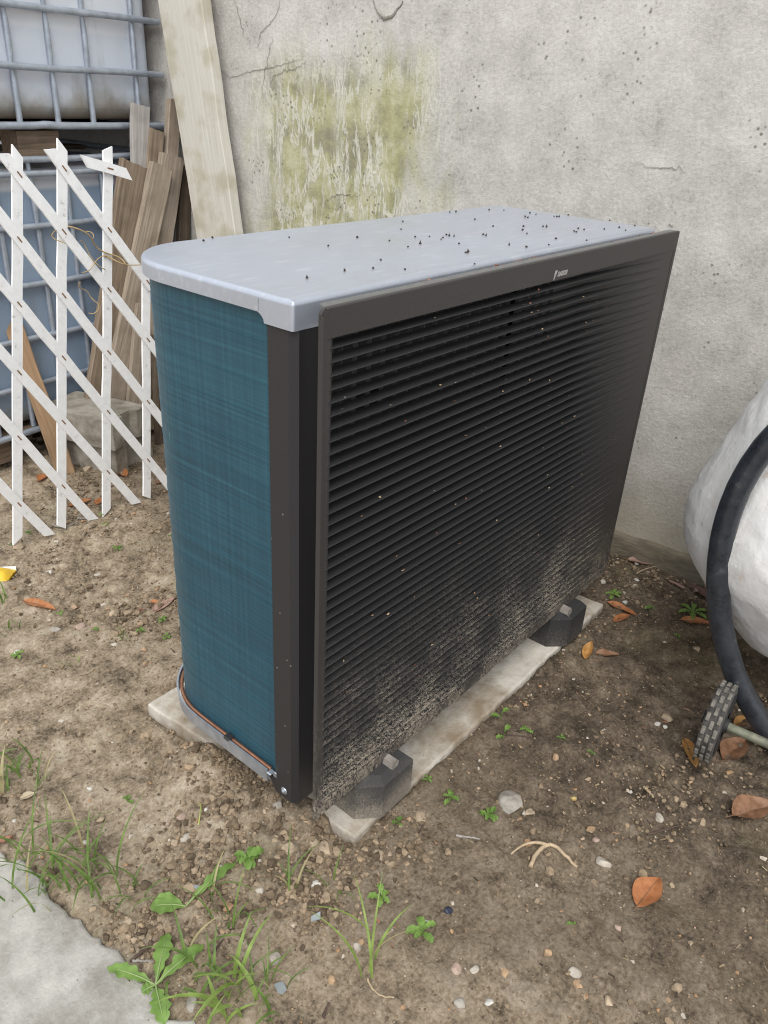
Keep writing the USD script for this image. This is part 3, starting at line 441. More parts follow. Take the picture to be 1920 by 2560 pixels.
# ------------------------------------------------------------------ concrete slab under the unit, concrete path
def concrete(name, c, stain, scale=6.0):
    return MAT(name, {
        'g': ('geometry', {}), 'n': ('noise_texture', {'scale': scale, 'detail': 7.0, 'roughness': 0.68}), 'f': ('noise_texture', {'scale': 150.0, 'detail': 5.0}),
        'r': ('rgb_ramp', {'ramp': [(0.36, stain), (0.47, tuple((a + b) / 2 for a, b in zip(stain, c))), (0.56, c), (0.70, tuple(min(0.8, x * 1.25) for x in c))]}),
        'v': ('voronoi_texture', {'scale': 70.0}), 'vr': ('map_range', {'from_min': 0.14, 'from_max': 0.09, 'to_min': 0.0, 'to_max': 0.8, 'clamp': True}), 'vs': ('separate_color', {'color_type': 'rgb'}), 'vk': ('math', {'math_type': 'greater_than', 'value2': 0.8}), 'vm': ('math', {'math_type': 'multiply'}),
        'mx': ('mix_color', {'b': tuple(x * 0.35 for x in c)}),
        'ma': ('math', {'math_type': 'multiply_add', 'value2': 0.6}), 'b': ('bump', {'strength': 0.6, 'distance': 0.005}), 'p': ('principled_bsdf', {'roughness': 0.9, 'specular_ior_level': 0.3})},
        [('g.position', 'n.vector'), ('g.position', 'f.vector'), ('g.position', 'v.vector'), ('n.fac', 'r.fac'), ('v.distance', 'vr.value'), ('v.color', 'vs.color'), ('vs.r', 'vk.value1'), ('vr.result', 'vm.value1'), ('vk.value', 'vm.value2'),
         ('vm.value', 'mx.fac'), ('r.color', 'mx.a'), ('mx.result', 'p.base_color'), ('f.fac', 'ma.value1'), ('n.fac', 'ma.value3'), ('ma.value', 'b.height'), ('b.normal', 'p.normal')])
SLABC = concrete('slab_concrete', (0.48, 0.45, 0.395), (0.23, 0.18, 0.125), 6.0)
PATHC = concrete('path_concrete', (0.35, 0.335, 0.305), (0.215, 0.20, 0.175), 9.0)
def slab_mesh(outline, ztop, thick, cham, seed, rag=0.0):
    """a cast slab: top, chamfered rim, sides; the outline gets small chips"""
    p = Polygon(outline); ring = p.exterior; n = int(ring.length / 0.012)
    pts = np.array([ring.interpolate(i / n, normalized=True).coords[0] for i in range(n)])
    if not ring.is_ccw: pts = pts[::-1]
    tg = np.roll(pts, -1, 0) - np.roll(pts, 1, 0); tg /= np.linalg.norm(tg, axis=1, keepdims=True); nr = np.c_[tg[:, 1], -tg[:, 0]]
    k = meshkit.noise(np.c_[pts * 30, 0 * pts[:, :1]], seed) - 0.5 + 0.6 * (meshkit.noise(np.c_[pts * 80, 0 * pts[:, :1]], seed + 1) - 0.5)
    pts = pts + nr * (k * rag)[:, None]
    rings = [np.c_[pts, np.full(n, ztop - thick)], np.c_[pts, np.full(n, ztop - cham)], np.c_[pts - nr * cham * 0.35, np.full(n, ztop - cham * 0.3)], np.c_[pts - nr * cham, np.full(n, ztop)]]
    V = np.vstack(rings); F = []
    for r in range(3):
        a = r * n + np.arange(n); b = r * n + (np.arange(n) + 1) % n
        F.append(np.c_[a, b, b + n]); F.append(np.c_[a, b + n, a + n])
    side = trimesh.Trimesh(V, np.vstack(F), process=False)
    tv, tf = trimesh.creation.triangulate_polygon(Polygon(rings[3][:, :2]).buffer(0), engine='earcut')
    top = trimesh.Trimesh(np.c_[tv, np.full(len(tv), ztop)], tf, process=False)
    if top.face_normals[0][2] < 0: top.invert()
    return trimesh.util.concatenate([side, top])
s0, s1, s2 = map(np.array, D['slab']); s3 = s1 + (s2 - s0)
tag(obj('concrete_slab', slab_mesh([s0, s1, s3, s2], -0.120, 0.07, 0.006, 3, 0.004), SLABC, smooth=25), 'pale rectangular concrete slab carrying the heat pump', 'concrete slab')
tag(obj('path', slab_mesh(pa2, -0.126, 0.07, 0.006, 5, 0.022), PATHC, smooth=25), 'worn concrete path with a torn edge', kind='structure')

# ------------------------------------------------------------------ the heat pump
W_, D_ = 1.27, 0.478
LIDM = MAT('lid_paint', {
    'g': ('geometry', {}), 'mp': ('mapping', {'mapping_type': 'point', 'scale': (12, 70, 60)}), 'n': ('noise_texture', {'scale': 1.2, 'detail': 4.0}), 'n2': ('noise_texture', {'scale': 5.0, 'detail': 5.0, 'roughness': 0.6}),
    'r': ('rgb_ramp', {'ramp': [(0.3, (0.395, 0.428, 0.49)), (0.60, (0.42, 0.453, 0.515)), (0.74, (0.51, 0.54, 0.595))]}),
    'rr': ('map_range', {'from_min': 0.3, 'from_max': 0.7, 'to_min': 0.33, 'to_max': 0.48}),
    'p': ('principled_bsdf', {'metallic': 0.55, 'specular_ior_level': 0.5, 'coat_weight': 0.12, 'coat_roughness': 0.25})},
    [('g.position', 'mp.vector'), ('mp.vector', 'n.vector'), ('g.position', 'n2.vector'), ('n.fac', 'r.fac'), ('n2.fac', 'rr.value'), ('r.color', 'p.base_color'), ('rr.result', 'p.roughness')])
def dusty(name, col, rough, amount, zlo, zhi, metal=0.0, thr=0.88, sc=(150, 150, 90), dust=(0.33, 0.285, 0.225)):
    """dark coated part with pale curls of splashed mud that thin out upwards, and a few grains everywhere"""
    return MAT(name, {
        'g': ('geometry', {}), 'sx': ('separate_xyz', {}), 'mp': ('mapping', {'mapping_type': 'point', 'scale': sc}), 'n': ('noise_texture', {'scale': 1.0, 'detail': 3.5, 'roughness': 0.6, 'distortion': 0.9}),
        'big': ('noise_texture', {'scale': 9.0, 'detail': 4.0}), 'z': ('map_range', {'range_type': 'linear', 'from_min': zlo, 'from_max': zhi, 'to_min': 1.0, 'to_max': 0.0, 'clamp': True}), 'z2': ('math', {'math_type': 'power', 'value2': 1.8}), 'za': ('math', {'math_type': 'multiply', 'value2': amount}),
        'bw': ('map_range', {'from_min': 0.30, 'from_max': 0.65, 'to_min': 0.35, 'to_max': 1.3, 'clamp': True}), 'w': ('math', {'math_type': 'multiply'}),
        'd': ('math', {'math_type': 'subtract', 'value2': 0.5}), 'ab': ('math', {'math_type': 'absolute'}), 'df': ('math', {'math_type': 'subtract'}), 'th': ('map_range', {'from_min': 0.0, 'from_max': 0.035, 'to_min': 0.0, 'to_max': 0.82, 'clamp': True}),
        'v': ('voronoi_texture', {'scale': 62.0}), 'vr': ('map_range', {'from_min': 0.12, 'from_max': 0.07, 'to_min': 0.0, 'to_max': 0.7, 'clamp': True}), 'vs': ('separate_color', {'color_type': 'rgb'}), 'vk': ('math', {'math_type': 'greater_than', 'value2': thr}), 'vm': ('math', {'math_type': 'multiply'}),
        'mx': ('math', {'math_type': 'maximum'}), 'c': ('mix_color', {'a': col, 'b': dust}), 'fn': ('noise_texture', {'scale': 420.0, 'detail': 2.0}),
        'ro': ('map_range', {'from_min': 0.0, 'from_max': 1.0, 'to_min': rough, 'to_max': 0.95}), 'b': ('bump', {'strength': 0.25, 'distance': 0.002}), 'p': ('principled_bsdf', {'metallic': metal, 'specular_ior_level': 0.45})},
        [('g.position', 'sx.vector'), ('g.position', 'mp.vector'), ('mp.vector', 'n.vector'), ('g.position', 'big.vector'), ('g.position', 'v.vector'), ('g.position', 'fn.vector'), ('sx.z', 'z.value'), ('z.result', 'z2.value1'), ('z2.value', 'za.value1'),
         ('big.fac', 'bw.value'), ('bw.result', 'w.value1'), ('za.value', 'w.value2'), ('n.fac', 'd.value1'), ('d.value', 'ab.value1'), ('w.value', 'df.value1'), ('ab.value', 'df.value2'), ('df.value', 'th.value'), ('v.distance', 'vr.value'), ('v.color', 'vs.color'), ('vs.r', 'vk.value1'), ('vr.result', 'vm.value1'), ('vk.value', 'vm.value2'),
         ('th.result', 'mx.value1'), ('vm.value', 'mx.value2'), ('mx.value', 'c.fac'), ('c.result', 'p.base_color'), ('mx.value', 'ro.value'), ('ro.result', 'p.roughness'), ('fn.fac', 'b.height'), ('b.normal', 'p.normal')])
FRAMEM = dusty('grille_frame_coat', (0.032, 0.029, 0.028), 0.5, 0.062, -0.03, 0.45, thr=0.97)
SLATM = dusty('grille_slat_plastic', (0.018, 0.018, 0.019), 0.65, 0.070, -0.03, 0.60, thr=0.955)
RIBM = plain('grille_rib', (0.075, 0.075, 0.082), 0.5)
HOUSM = dusty('black_housing', (0.019, 0.018, 0.020), 0.45, 0.008, -0.1, 0.25, thr=0.95)
DARKM = plain('inner_black', (0.010, 0.010, 0.011), 0.7)
COILM = MAT('coil_fins', {
    'g': ('geometry', {}), 'mp': ('mapping', {'mapping_type': 'point', 'scale': (2.0, 2.0, 190)}), 'n': ('noise_texture', {'scale': 1.0, 'detail': 3.0, 'roughness': 0.6}),
    'mv': ('mapping', {'mapping_type': 'point', 'scale': (120, 120, 2.2)}), 'nv': ('noise_texture', {'scale': 1.0, 'detail': 3.0}), 'big': ('noise_texture', {'scale': 4.0, 'detail': 4.0}),
    'a1': ('math', {'math_type': 'multiply_add', 'value2': 0.28}), 'a2': ('math', {'math_type': 'multiply_add', 'value2': 0.20}), 'a0': ('math', {'math_type': 'multiply', 'value2': 0.52}),
    'r': ('rgb_ramp', {'ramp': [(0.38, (0.013, 0.053, 0.080)), (0.52, (0.019, 0.077, 0.113)), (0.62, (0.026, 0.100, 0.140)), (0.72, (0.045, 0.150, 0.192))]}),
    'mr': ('map_range', {'from_min': 0.0, 'from_max': 1.5, 'to_min': 0.0, 'to_max': 1.36}),
    # scratches: short bent fins that shine
    'ms': ('mapping', {'mapping_type': 'point', 'scale': (190, 190, 24)}), 'v': ('voronoi_texture', {'scale': 1.0}), 'vr': ('map_range', {'from_min': 0.24, 'from_max': 0.14, 'to_min': 0.0, 'to_max': 0.75, 'clamp': True}), 'vs': ('separate_color', {'color_type': 'rgb'}), 'vk': ('math', {'math_type': 'greater_than', 'value2': 0.93}), 'vm': ('math', {'math_type': 'multiply'}), 'c': ('mix_color', {'b': (0.16, 0.33, 0.38)}),
    'b': ('bump', {'strength': 0.35, 'distance': 0.002}), 'p': ('principled_bsdf', {'roughness': 0.42, 'metallic': 0.25, 'specular_ior_level': 0.5})},
    [('g.position', 'mp.vector'), ('mp.vector', 'n.vector'), ('g.position', 'mv.vector'), ('mv.vector', 'nv.vector'), ('g.position', 'big.vector'), ('g.position', 'ms.vector'), ('ms.vector', 'v.vector'),
     ('nv.fac', 'a1.value1'), ('n.fac', 'a0.value1'), ('a0.value', 'a1.value3'), ('big.fac', 'a2.value1'), ('a1.value', 'a2.value3'), ('a2.value', 'r.fac'), ('v.distance', 'vr.value'), ('v.color', 'vs.color'), ('vs.r', 'vk.value1'), ('vr.result', 'vm.value1'), ('vk.value', 'vm.value2'), ('vm.value', 'c.fac'),
     ('r.color', 'c.a'), ('c.result', 'p.base_color'), ('nv.fac', 'b.height'), ('b.normal', 'p.normal')])
GALV = plain('galvanised_steel', (0.40, 0.43, 0.48), 0.38, 0.75, var=0.2, scale=40)
COPPER = plain('copper_pipe', (0.34, 0.17, 0.105), 0.55, 0.8, var=0.2)
hp = thing('heat_pump', 'large outdoor heat pump with grey lid, teal coil side and black louvred front', 'heat pump')

# lid: pressed sheet with a rounded rim, a big radius at the back left corner, a deeper skirt round the front corner
def arc(cx, cy, r, a0, a1, n): a = np.linspace(a0, a1, n); return np.c_[cx + r * np.cos(a), cy + r * np.sin(a)]
RC = 0.168; ov = 0.004
out = np.vstack([[[0.010 - ov, -0.001]], arc(W_ - 0.006, 0.006 - 0.001, 0.007, -PI / 2, 0, 5), arc(W_ - 0.022, D_ - 0.022, 0.024, 0, PI / 2, 8),
                 arc(RC - ov, D_ - RC + 0.002, RC, PI / 2, PI, 26), [[-ov, 0.25]], [[-ov, y] for y in (0.16, 0.082, 0.074, 0.070, 0.066, 0.0635, 0.062, 0.0605)], [[-ov, 0.03]], arc(0.005 - ov, 0.004, 0.005, PI, 1.5 * PI, 5)])
tg = np.roll(out, -1, 0) - np.roll(out, 1, 0); tg /= np.linalg.norm(tg, axis=1, keepdims=True); nr = np.c_[tg[:, 1], -tg[:, 0]]
deep, shal = 0.956, 0.971
zb_ = np.full(len(out), shal)
for i, (x, y) in enumerate(out):
    if x < 0.01 and y < 0.075: zb_[i] = deep + (shal - deep) * min(1, max(0, (y - 0.0605) / 0.0135)) ** 0.45
    if y < 0.02: zb_[i] = deep
rim = [(0.0, None), (0.0, 0.9915), (0.0006, 0.9945), (0.0022, 0.9976), (0.0048, 0.9993), (0.0082, 1.0)]
rings = []
for inset, z in rim:
    q = out - nr * inset; rings.append(np.c_[q, zb_ if z is None else np.full(len(out), z)])
inner = np.c_[out - nr * 0.0015, zb_]
allr = [np.c_[out - nr * 0.0015, np.full(len(out), 0.985)], inner] + rings
V = np.vstack(allr); n = len(out); F = []
for r in range(len(allr) - 1):
    a = r * n + np.arange(n); b = r * n + (np.arange(n) + 1) % n; F += [np.c_[a, b, b + n], np.c_[a, b + n, a + n]]
tv, tf = trimesh.creation.triangulate_polygon(Polygon(rings[-1][:, :2]), engine='earcut')
F2 = np.array(tf); tt = trimesh.Trimesh(np.c_[tv, np.full(len(tv), 1.0)], F2, process=False)
if tt.face_normals[0][2] < 0: tt.invert()
lid = trimesh.util.concatenate([trimesh.Trimesh(V, np.vstack(F), process=False), tt]); lid.merge_vertices()
obj('lid', lid, LIDM, hp, smooth=38)
obj('lid_seam', bx((-ov - 0.0008, 0.0715, 0.9735), (-ov + 0.0005, 0.0723, 0.9905)), GALV, hp)

# coil: the curved heat exchanger wall on the left and round the back
def coil_path(o):
    r = RC - 0.006 - o
    return np.vstack([[[0.007 + o, y] for y in (0.060, 0.12, 0.18, 0.24, 0.30)], arc(RC + 0.001, D_ - RC, r, PI, PI / 2, 22), [[0.5, D_ - 0.006 - o], [0.95, D_ - 0.006 - o]]])
po, pi_ = coil_path(0), coil_path(0.03)
cz0, cz1 = 0.012, 0.972
sec = np.stack([np.c_[pi_, np.full(len(po), cz0)], np.c_[po, np.full(len(po), cz0)], np.c_[po, np.full(len(po), cz1)], np.c_[pi_, np.full(len(po), cz1)]], 1)
cm = grid_mesh(sec); coil = obj('coil', cm, COILM, hp, smooth=30)
# tube rows show through the fins as slight horizontal ridges: hair thin wires of the guard
GW = plain('coil_edge', (0.018, 0.088, 0.122), 0.45, 0.3)
for k, z in enumerate(np.arange(0.06, 0.96, 0.0615)):
    q = coil_path(-0.0006)[:26]; obj('guard_wire', tube(np.c_[q, np.full(len(q), z + 0.004 * math.sin(k * 2.3))], 0.0004, 4, False), GW, coil)
# drain tray with a copper pipe behind its lip
def tray_path(o):
    r = RC + 0.010 + o
    return np.vstack([[[-0.010 - o, y] for y in (0.072, 0.12, 0.18, 0.24, 0.30)], arc(RC + 0.001, D_ - RC + 0.002, r, PI, PI / 2, 22), [[0.5, D_ + 0.012 + o], [1.2, D_ + 0.012 + o]]])
a, b = tray_path(0.0), tray_path(-0.0025)
zt, zl = 0.034, 0.002
sec = np.stack([np.c_[b, np.full(len(a), zl)], np.c_[a, np.full(len(a), zl)], np.c_[a, np.full(len(a), zt)], np.c_[tray_path(0.0015), np.full(len(a), zt + 0.002)], np.c_[b, np.full(len(a), zt + 0.002)], np.c_[b, np.full(len(a), zl)]], 1)
obj('drain_tray', [grid_mesh(sec), box((-0.006, 0.066, 0.030), (0.014, 0.012, 0.006), 0.002), box((0.0, 0.060, 0.024), (0.004, 0.010, 0.014), 0.0015)], GALV, hp, smooth=35)
q = tray_path(-0.010); obj('copper_pipe', tube(np.c_[q, np.full(len(q), 0.031)], 0.0042, 8), COPPER, hp, smooth=True)
obj('pipe_clip', box((-0.004, 0.20, 0.036), (0.016, 0.018, 0.008), 0.002), HOUSM, hp)
# base pan, corner post, front and end panels
zb = -0.022
obj('base_pan', extrude(Polygon(np.vstack([[[0.01, 0.06], [0.08, 0.03], [W_ - 0.02, 0.03]], [[W_ - 0.01, D_ - 0.02]], arc(RC + 0.002, D_ - RC, RC - 0.002, PI / 2, PI, 14)])), 0.03, zb + 0.004), GALV, hp)
post = Polygon([(0.0, 0.058), (0.0, 0.0125), (0.0095, 0.0), (0.085, 0.0), (0.085, 0.02), (0.03, 0.03), (0.02, 0.058)])
obj('corner_post', extrude(post, deep + 0.006 - zb, zb), HOUSM, hp, smooth=False)
obj('corner_tab', hex_solid([(0.0006, 0.058, zb - 0.001), (0.0006, 0.078, 0.006), (0.006, 0.078, 0.006), (0.006, 0.058, zb - 0.001), (0.0006, 0.058, 0.012), (0.0006, 0.078, 0.012), (0.006, 0.078, 0.012), (0.006, 0.058, 0.012)]), HOUSM, hp, smooth=False)
b_ = trimesh.creation.revolve([(0, 0.0052), (0.003, 0.0045), (0.0052, 0.002), (0.0078, 0.0012), (0.0085, 0.0)], sections=16); b_.apply_transform(trimesh.transformations.rotation_matrix(-PI / 2, [0, 1, 0])); b_.apply_translation([-0.0002, 0.033, -0.003])
obj('bolt', b_, GALV, hp, smooth=40)
obj('front_panel', bx((0.0852, 0.004, zb), (W_ - 0.001, 0.024, deep + 0.004), 0.001), DARKM, hp)
obj('end_panel', bx((W_ - 0.016, 0.0243, zb), (W_ - 0.001, D_ - 0.03, 0.974), 0.001), HOUSM, hp)
obj('back_panel', bx((0.955, D_ - 0.028, zb), (W_ - 0.018, D_ - 0.008, 0.974), 0.001), HOUSM, hp)
obj('inner_bulkhead', bx((0.10, 0.10, 0.02), (W_ - 0.05, D_ - 0.06, 0.95)), DARKM, hp)

# grille: frame plate with rounded corners, scooped ends, a slat every 20.5 mm and upright ribs behind
gx0, gx1, gz0, gz1, gyf, gyb = -0.0076, 1.2711, -0.008, 1.0022, -0.0636, -0.0555
ix0, ix1, iz0, iz1 = 0.0005, gx1 - 0.016, 0.0235, 0.958
fr = sbox(gx0 + 0.010, gz0 + 0.003, gx1 - 0.006, gz1 - 0.010).buffer(0.0001)
outl = Polygon(np.vstack([arc(gx0 + 0.011, gz1 - 0.011, 0.011, PI / 2, PI, 7), arc(gx0 + 0.003, gz0 + 0.003, 0.003, PI, 1.5 * PI, 4), arc(gx1 - 0.012, gz0 + 0.012, 0.012, -PI / 2, 0, 6), arc(gx1 - 0.004, gz1 - 0.004, 0.004, 0, PI / 2, 4)]))
def plate(poly, y0, y1):
    m = extrude(poly, y1 - y0); m.apply_transform(np.array([[1, 0, 0, 0], [0, 0, 1, y0], [0, 1, 0, 0], [0, 0, 0, 1]])); m.fix_normals(); return m
grille = UsdGeom.Xform.Define(stage, '/World/heat_pump/grille').GetPrim()
hole = sbox(ix0, iz0, ix1, iz1)
frame = plate(outl.difference(hole), gyf + 0.0016, gyb)
ring2 = plate(outl.buffer(-0.0016).difference(hole), gyf, gyf + 0.0016)
def rimband():
    a_ = np.array(outl.exterior.coords)[:-1]; c = outl.centroid
    b2 = outl.buffer(-0.0016, join_style=1)
    ang = np.linspace(0, 1, 240)
    A_ = np.array([outl.exterior.interpolate(t, normalized=True).coords[0] for t in ang]); B_ = np.array([b2.exterior.interpolate(b2.exterior.project(__import__('shapely').geometry.Point(*q))).coords[0] for q in A_])
    return grid_mesh(np.stack([np.c_[A_[:, 0], np.full(240, gyf + 0.0016), A_[:, 1]], np.c_[B_[:, 0], np.full(240, gyf), B_[:, 1]]], 0))
obj('inner_lip', bx((0.030, gyb + 0.0005, iz1), (ix1, -0.020, iz1 + 0.003)), DARKM, grille); obj('inner_lip', bx((0.036, -0.0405, iz0 + 0.004), (0.039, -0.020, iz1 - 0.001)), DARKM, grille)
obj('grille_frame', [frame, ring2, rimband()], FRAMEM, grille, smooth=25)
# scooped end walls of the louvre field
xl = ix0 + 0.030 * np.sin(np.linspace(0, 1, 12) * PI / 2); yl = gyf + 0.0008 + 0.026 * (1 - np.cos(np.linspace(0, 1, 12) * PI / 2))
xr = ix1 - np.linspace(0, 0.66, 28); tr_ = np.linspace(0, 1, 28); yr = gyf + 0.0008 + 0.0505 * tr_ ** 1.8
zz2 = np.array([iz0, iz1])
SL = grid_mesh(np.stack([np.c_[xl, yl, np.full(12, z)] for z in zz2], 1)); SR = grid_mesh(np.stack([np.c_[xr, yr, np.full(28, z)] for z in zz2], 1))
obj('end_scoop', SL, FRAMEM, grille, smooth=True); obj('end_scoop', SR, FRAMEM, grille, smooth=True)
pitch = 0.0207
prof = [(gyf + 0.0022, -0.0004), (gyf + 0.0014, -0.0001), (gyf + 0.0014, 0.0007), (gyf + 0.0020, 0.0012), (-0.0405, 0.0042), (-0.040, 0.0030), (gyf + 0.0040, -0.0006)]
for k in range(46):
    z = iz1 - 0.0165 - k * pitch
    if z < iz0 + 0.004: break
    sl = np.stack([np.array([[xa if y < -0.05 else xb, y, z + dz] for y, dz in prof + prof[:1]]) for xa, xb in ((ix0 + 0.0005, ix0 + 0.026), (ix1 - 0.0005, ix1 - 0.10))], 0)
    m = grid_mesh(sl); obj('slat', m, SLATM, grille, smooth=20)
for k, x in enumerate(np.arange(0.060, 0.72, 0.0335)):
    obj('rib', bx((x - 0.0005, -0.0398, iz0), (x + 0.0005, -0.031, iz1)), RIBM, grille, smooth=False)
for x, z in ((0.15, 0.3), (1.05, 0.3), (0.15, 0.8), (1.05, 0.8)): obj('grille_mount', bx((x, -0.030, z), (x + 0.04, 0.004, z + 0.03)), DARKM, grille)
FLANGE = plain('flange_dust_sheen', (0.10, 0.10, 0.098), 0.42, var=0.2, scale=50)  # frame coat made paler: dust and sky sheen put into the colour
obj('top_flange', hex_solid([(gx0 + 0.010, -0.0553, gz1 - 0.0045), (gx1 - 0.002, -0.0553, gz1 - 0.0045), (gx1 - 0.002, -0.036, gz1 - 0.0045), (gx0 + 0.022, -0.036, gz1 - 0.0045), (gx0 + 0.010, -0.0553, gz1 - 0.0002), (gx1 - 0.002, -0.0553, gz1 - 0.0002), (gx1 - 0.002, -0.036, gz1 - 0.0008), (gx0 + 0.022, -0.036, gz1 - 0.0008)]), FLANGE, grille, smooth=False)
# maker's mark on the top band
LOGO = plain('logo_silver', (0.42, 0.41, 0.40), 0.45, 0.4)
tx = meshkit.text_mesh('DAIKIN', 0.0088, 0.0009, bold=True)
tx.apply_transform(np.array([[0.86, 0.22, 0, 0], [0, 1, 0, 0], [0, 0, 1, 0], [0, 0, 0, 1]]))
mk = [extrude(Polygon([(-0.0115, 0.0125), (-0.0075, 0.0125), (-0.0105, 0.000), (-0.0135, -0.0065)]), 0.0009), extrude(Polygon([(-0.0068, 0.0125), (-0.0015, 0.0125), (-0.0128, -0.0065), (-0.0095, 0.000)]), 0.0009)]
lg = trimesh.util.concatenate([tx] + mk); s = 0.047 / tx.extents[0]; s = min(1.0, s); lg.apply_scale(s)
lg.apply_transform(np.array([[1, 0, 0, 0.657], [0, 0, -1, gyf + 0.0002], [0, 1, 0, 0.9650], [0, 0, 0, 1]]))
obj('logo', lg, LOGO, grille, smooth=False)
# feet brackets of the unit, resting on the rubber blocks
NUB = plain('foot_bracket_metal', (0.27, 0.245, 0.22), 0.6, 0.3, var=0.25, scale=60)
for x in (0.212, 0.995):
    hexp = Polygon(arc(0, 0, 0.014, 0.2, 0.2 + 2 * PI - PI / 3, 6)); h_ = extrude(hexp, 0.05); h_.apply_transform(np.array([[1, 0, 0, x], [0, 0, 1, -0.088], [0, 1, 0, -0.006], [0, 0, 0, 1]])); h_.fix_normals()
    obj('foot_bracket', [h_, bx((x - 0.04, -0.05, -0.030), (x + 0.04, D_ - 0.03, -0.0185), 0.002)], NUB, hp, smooth=False)
obj('base_rail', [bx((0.06, 0.04, -0.0182), (1.2, 0.07, zb + 0.0035)), bx((0.06, 0.38, -0.0182), (1.2, 0.41, zb + 0.0035))], DARKM, hp)

# rubber support blocks
RUB = dusty('rubber_block', (0.030, 0.030, 0.031), 0.85, 0.11, -0.14, 0.06, thr=0.8, sc=(380, 380, 300))
RUB2 = dusty('rubber_block_clean', (0.022, 0.022, 0.023), 0.85, 0.04, -0.14, 0.05, thr=0.85, sc=(330, 330, 240))
def rubber(x0, x1, label, mat):
    t = thing('rubber_foot', label, 'rubber foot', ((x0 + x1) / 2, 0.2, -0.120))
    w = (x1 - x0) / 2; h = 0.112; ch = 0.014
    plan = Polygon([(-w, -0.256), (-w + 0.044, -0.298), (w - 0.004, -0.298), (w, -0.294), (w, 0.30), (-w, 0.30)]); top = plan.buffer(-0.016, join_style=2)
    m = trimesh.convex.convex_hull(np.vstack([np.c_[np.array(pl.exterior.coords), np.full(len(pl.exterior.coords), z)] for pl, z in ((plan, 0.001), (plan, h - 0.018), (top, h))]))
    obj('block', m, mat, t, smooth=False)
    obj('top_channel', bx((-w * 0.35, -0.15, h + 0.0005), (w * 0.35, 0.29, h - 0.0 + 0.004)), GALV, t)
rubber(0.120, 0.268, 'dusty black rubber foot under the near end of the heat pump', RUB)
rubber(0.948, 1.090, 'cleaner black rubber foot under the far end of the heat pump', RUB2)
# sand washed against the near rubber block

# ------------------------------------------------------------------ the two caged water tanks
dn_ = np.array([-0.1044, 0.9945, 0]); un_ = np.array([-0.9945, -0.1044, 0]); IO = np.array([1.384, 2.201, 0])
def ip(u, d, z): return IO + un_ * u + dn_ * d + np.array([0, 0, z])      # u: left from the right corner, d: depth behind the front cage
TUBEM = plain('cage_tube', (0.36, 0.40, 0.46), 0.42, 0.55, var=0.2, scale=25, bump=0.15)
def tankm(name, top, low, zl, zlow, dirt):
    return MAT(name, {'g': ('geometry', {}), 'sx': ('separate_xyz', {}), 'n': ('noise_texture', {'scale': 5.0, 'detail': 6.0, 'roughness': 0.65}), 'f': ('noise_texture', {'scale': 30.0, 'detail': 3.0}),
        'w': ('math', {'math_type': 'multiply_add', 'value2': 0.02}), 'l': ('map_range', {'range_type': 'smoothstep', 'from_min': zl - 0.006, 'from_max': zl + 0.012, 'to_min': 0.0, 'to_max': 1.0}), 'c': ('mix_color', {'a': low, 'b': top}),
        'dm': ('math', {'math_type': 'multiply_add', 'value2': 0.20, 'value3': -0.10}), 'da': ('math', {'math_type': 'add'}), 'd': ('map_range', {'range_type': 'smoothstep', 'from_min': zlow + 0.13, 'from_max': zlow + 0.01, 'to_min': 0.0, 'to_max': 0.85}), 'dc': ('mix_color', {'b': dirt}),
        'sm': ('mapping', {'mapping_type': 'point', 'scale': (14, 14, 3)}), 'sn': ('noise_texture', {'scale': 1.0, 'detail': 5.0}), 'sr': ('map_range', {'range_type': 'smoothstep', 'from_min': 0.58, 'from_max': 0.75, 'to_min': 0.0, 'to_max': 0.35}), 'sc': ('mix_color', {'b': dirt}),
        'p': ('principled_bsdf', {'roughness': 0.42, 'specular_ior_level': 0.45, 'subsurface_weight': 0.15, 'subsurface_scale': 0.03})},
        [('g.position', 'sx.vector'), ('g.position', 'n.vector'), ('g.position', 'sm.vector'), ('sm.vector', 'sn.vector'), ('sx.z', 'l.value'), ('l.result', 'c.fac'), ('n.fac', 'dm.value1'), ('dm.value', 'da.value1'), ('sx.z', 'da.value2'), ('da.value', 'd.value'),
         ('d.result', 'dc.fac'), ('sn.fac', 'sr.value'), ('sr.result', 'sc.fac'), ('c.color' if False else 'c.result', 'sc.a'), ('sc.result', 'dc.a'), ('dc.result', 'p.base_color')])
def bottle(z0, z1, u0, u1, d0, d1, r):
    """blow moulded container: rounded box, its faces slightly bulged"""
    n = 9; P = []
    for sx in (-1, 1):
        for sy in (-1, 1):
            for sz in (-1, 1):
                s = trimesh.creation.icosphere(3, r).vertices
                P.append(s + [sx * ((u1 - u0) / 2 - r), sy * ((d1 - d0) / 2 - r), sz * ((z1 - z0) / 2 - r)])
    m = trimesh.convex.convex_hull(np.vstack(P)); m = m.subdivide_to_size(0.06, max_iter=12) if True else m
    v = m.vertices.copy(); h = np.array([(u1 - u0) / 2, (d1 - d0) / 2, (z1 - z0) / 2])
    t = v / h
    bul = 0.010 * (1 - np.clip(t[:, 0] ** 2, 0, 1)) * (1 - np.clip(t[:, 2] ** 2, 0, 1)) * np.sign(t[:, 1]) * (np.abs(t[:, 1]) > 0.9)
    v[:, 1] += bul; v += 0.004 * (meshkit.fbm(v * 6, 2, 4)[:, None] - 0.5)
    w = np.array([ip(a + (u0 + u1) / 2, b + (d0 + d1) / 2, c + (z0 + z1) / 2) for a, b, c in v])
    m = trimesh.Trimesh(w, m.faces, process=False); m.fix_normals(); return m
WOODP = wood('pallet_wood', (0.10, 0.072, 0.050), (0.27, 0.20, 0.145), (-0.9945, -0.1044, 0))
UW = 1.02; DW = 1.16
UPV = [0.118, 0.339, 0.493, 0.648, 0.80, 0.955]
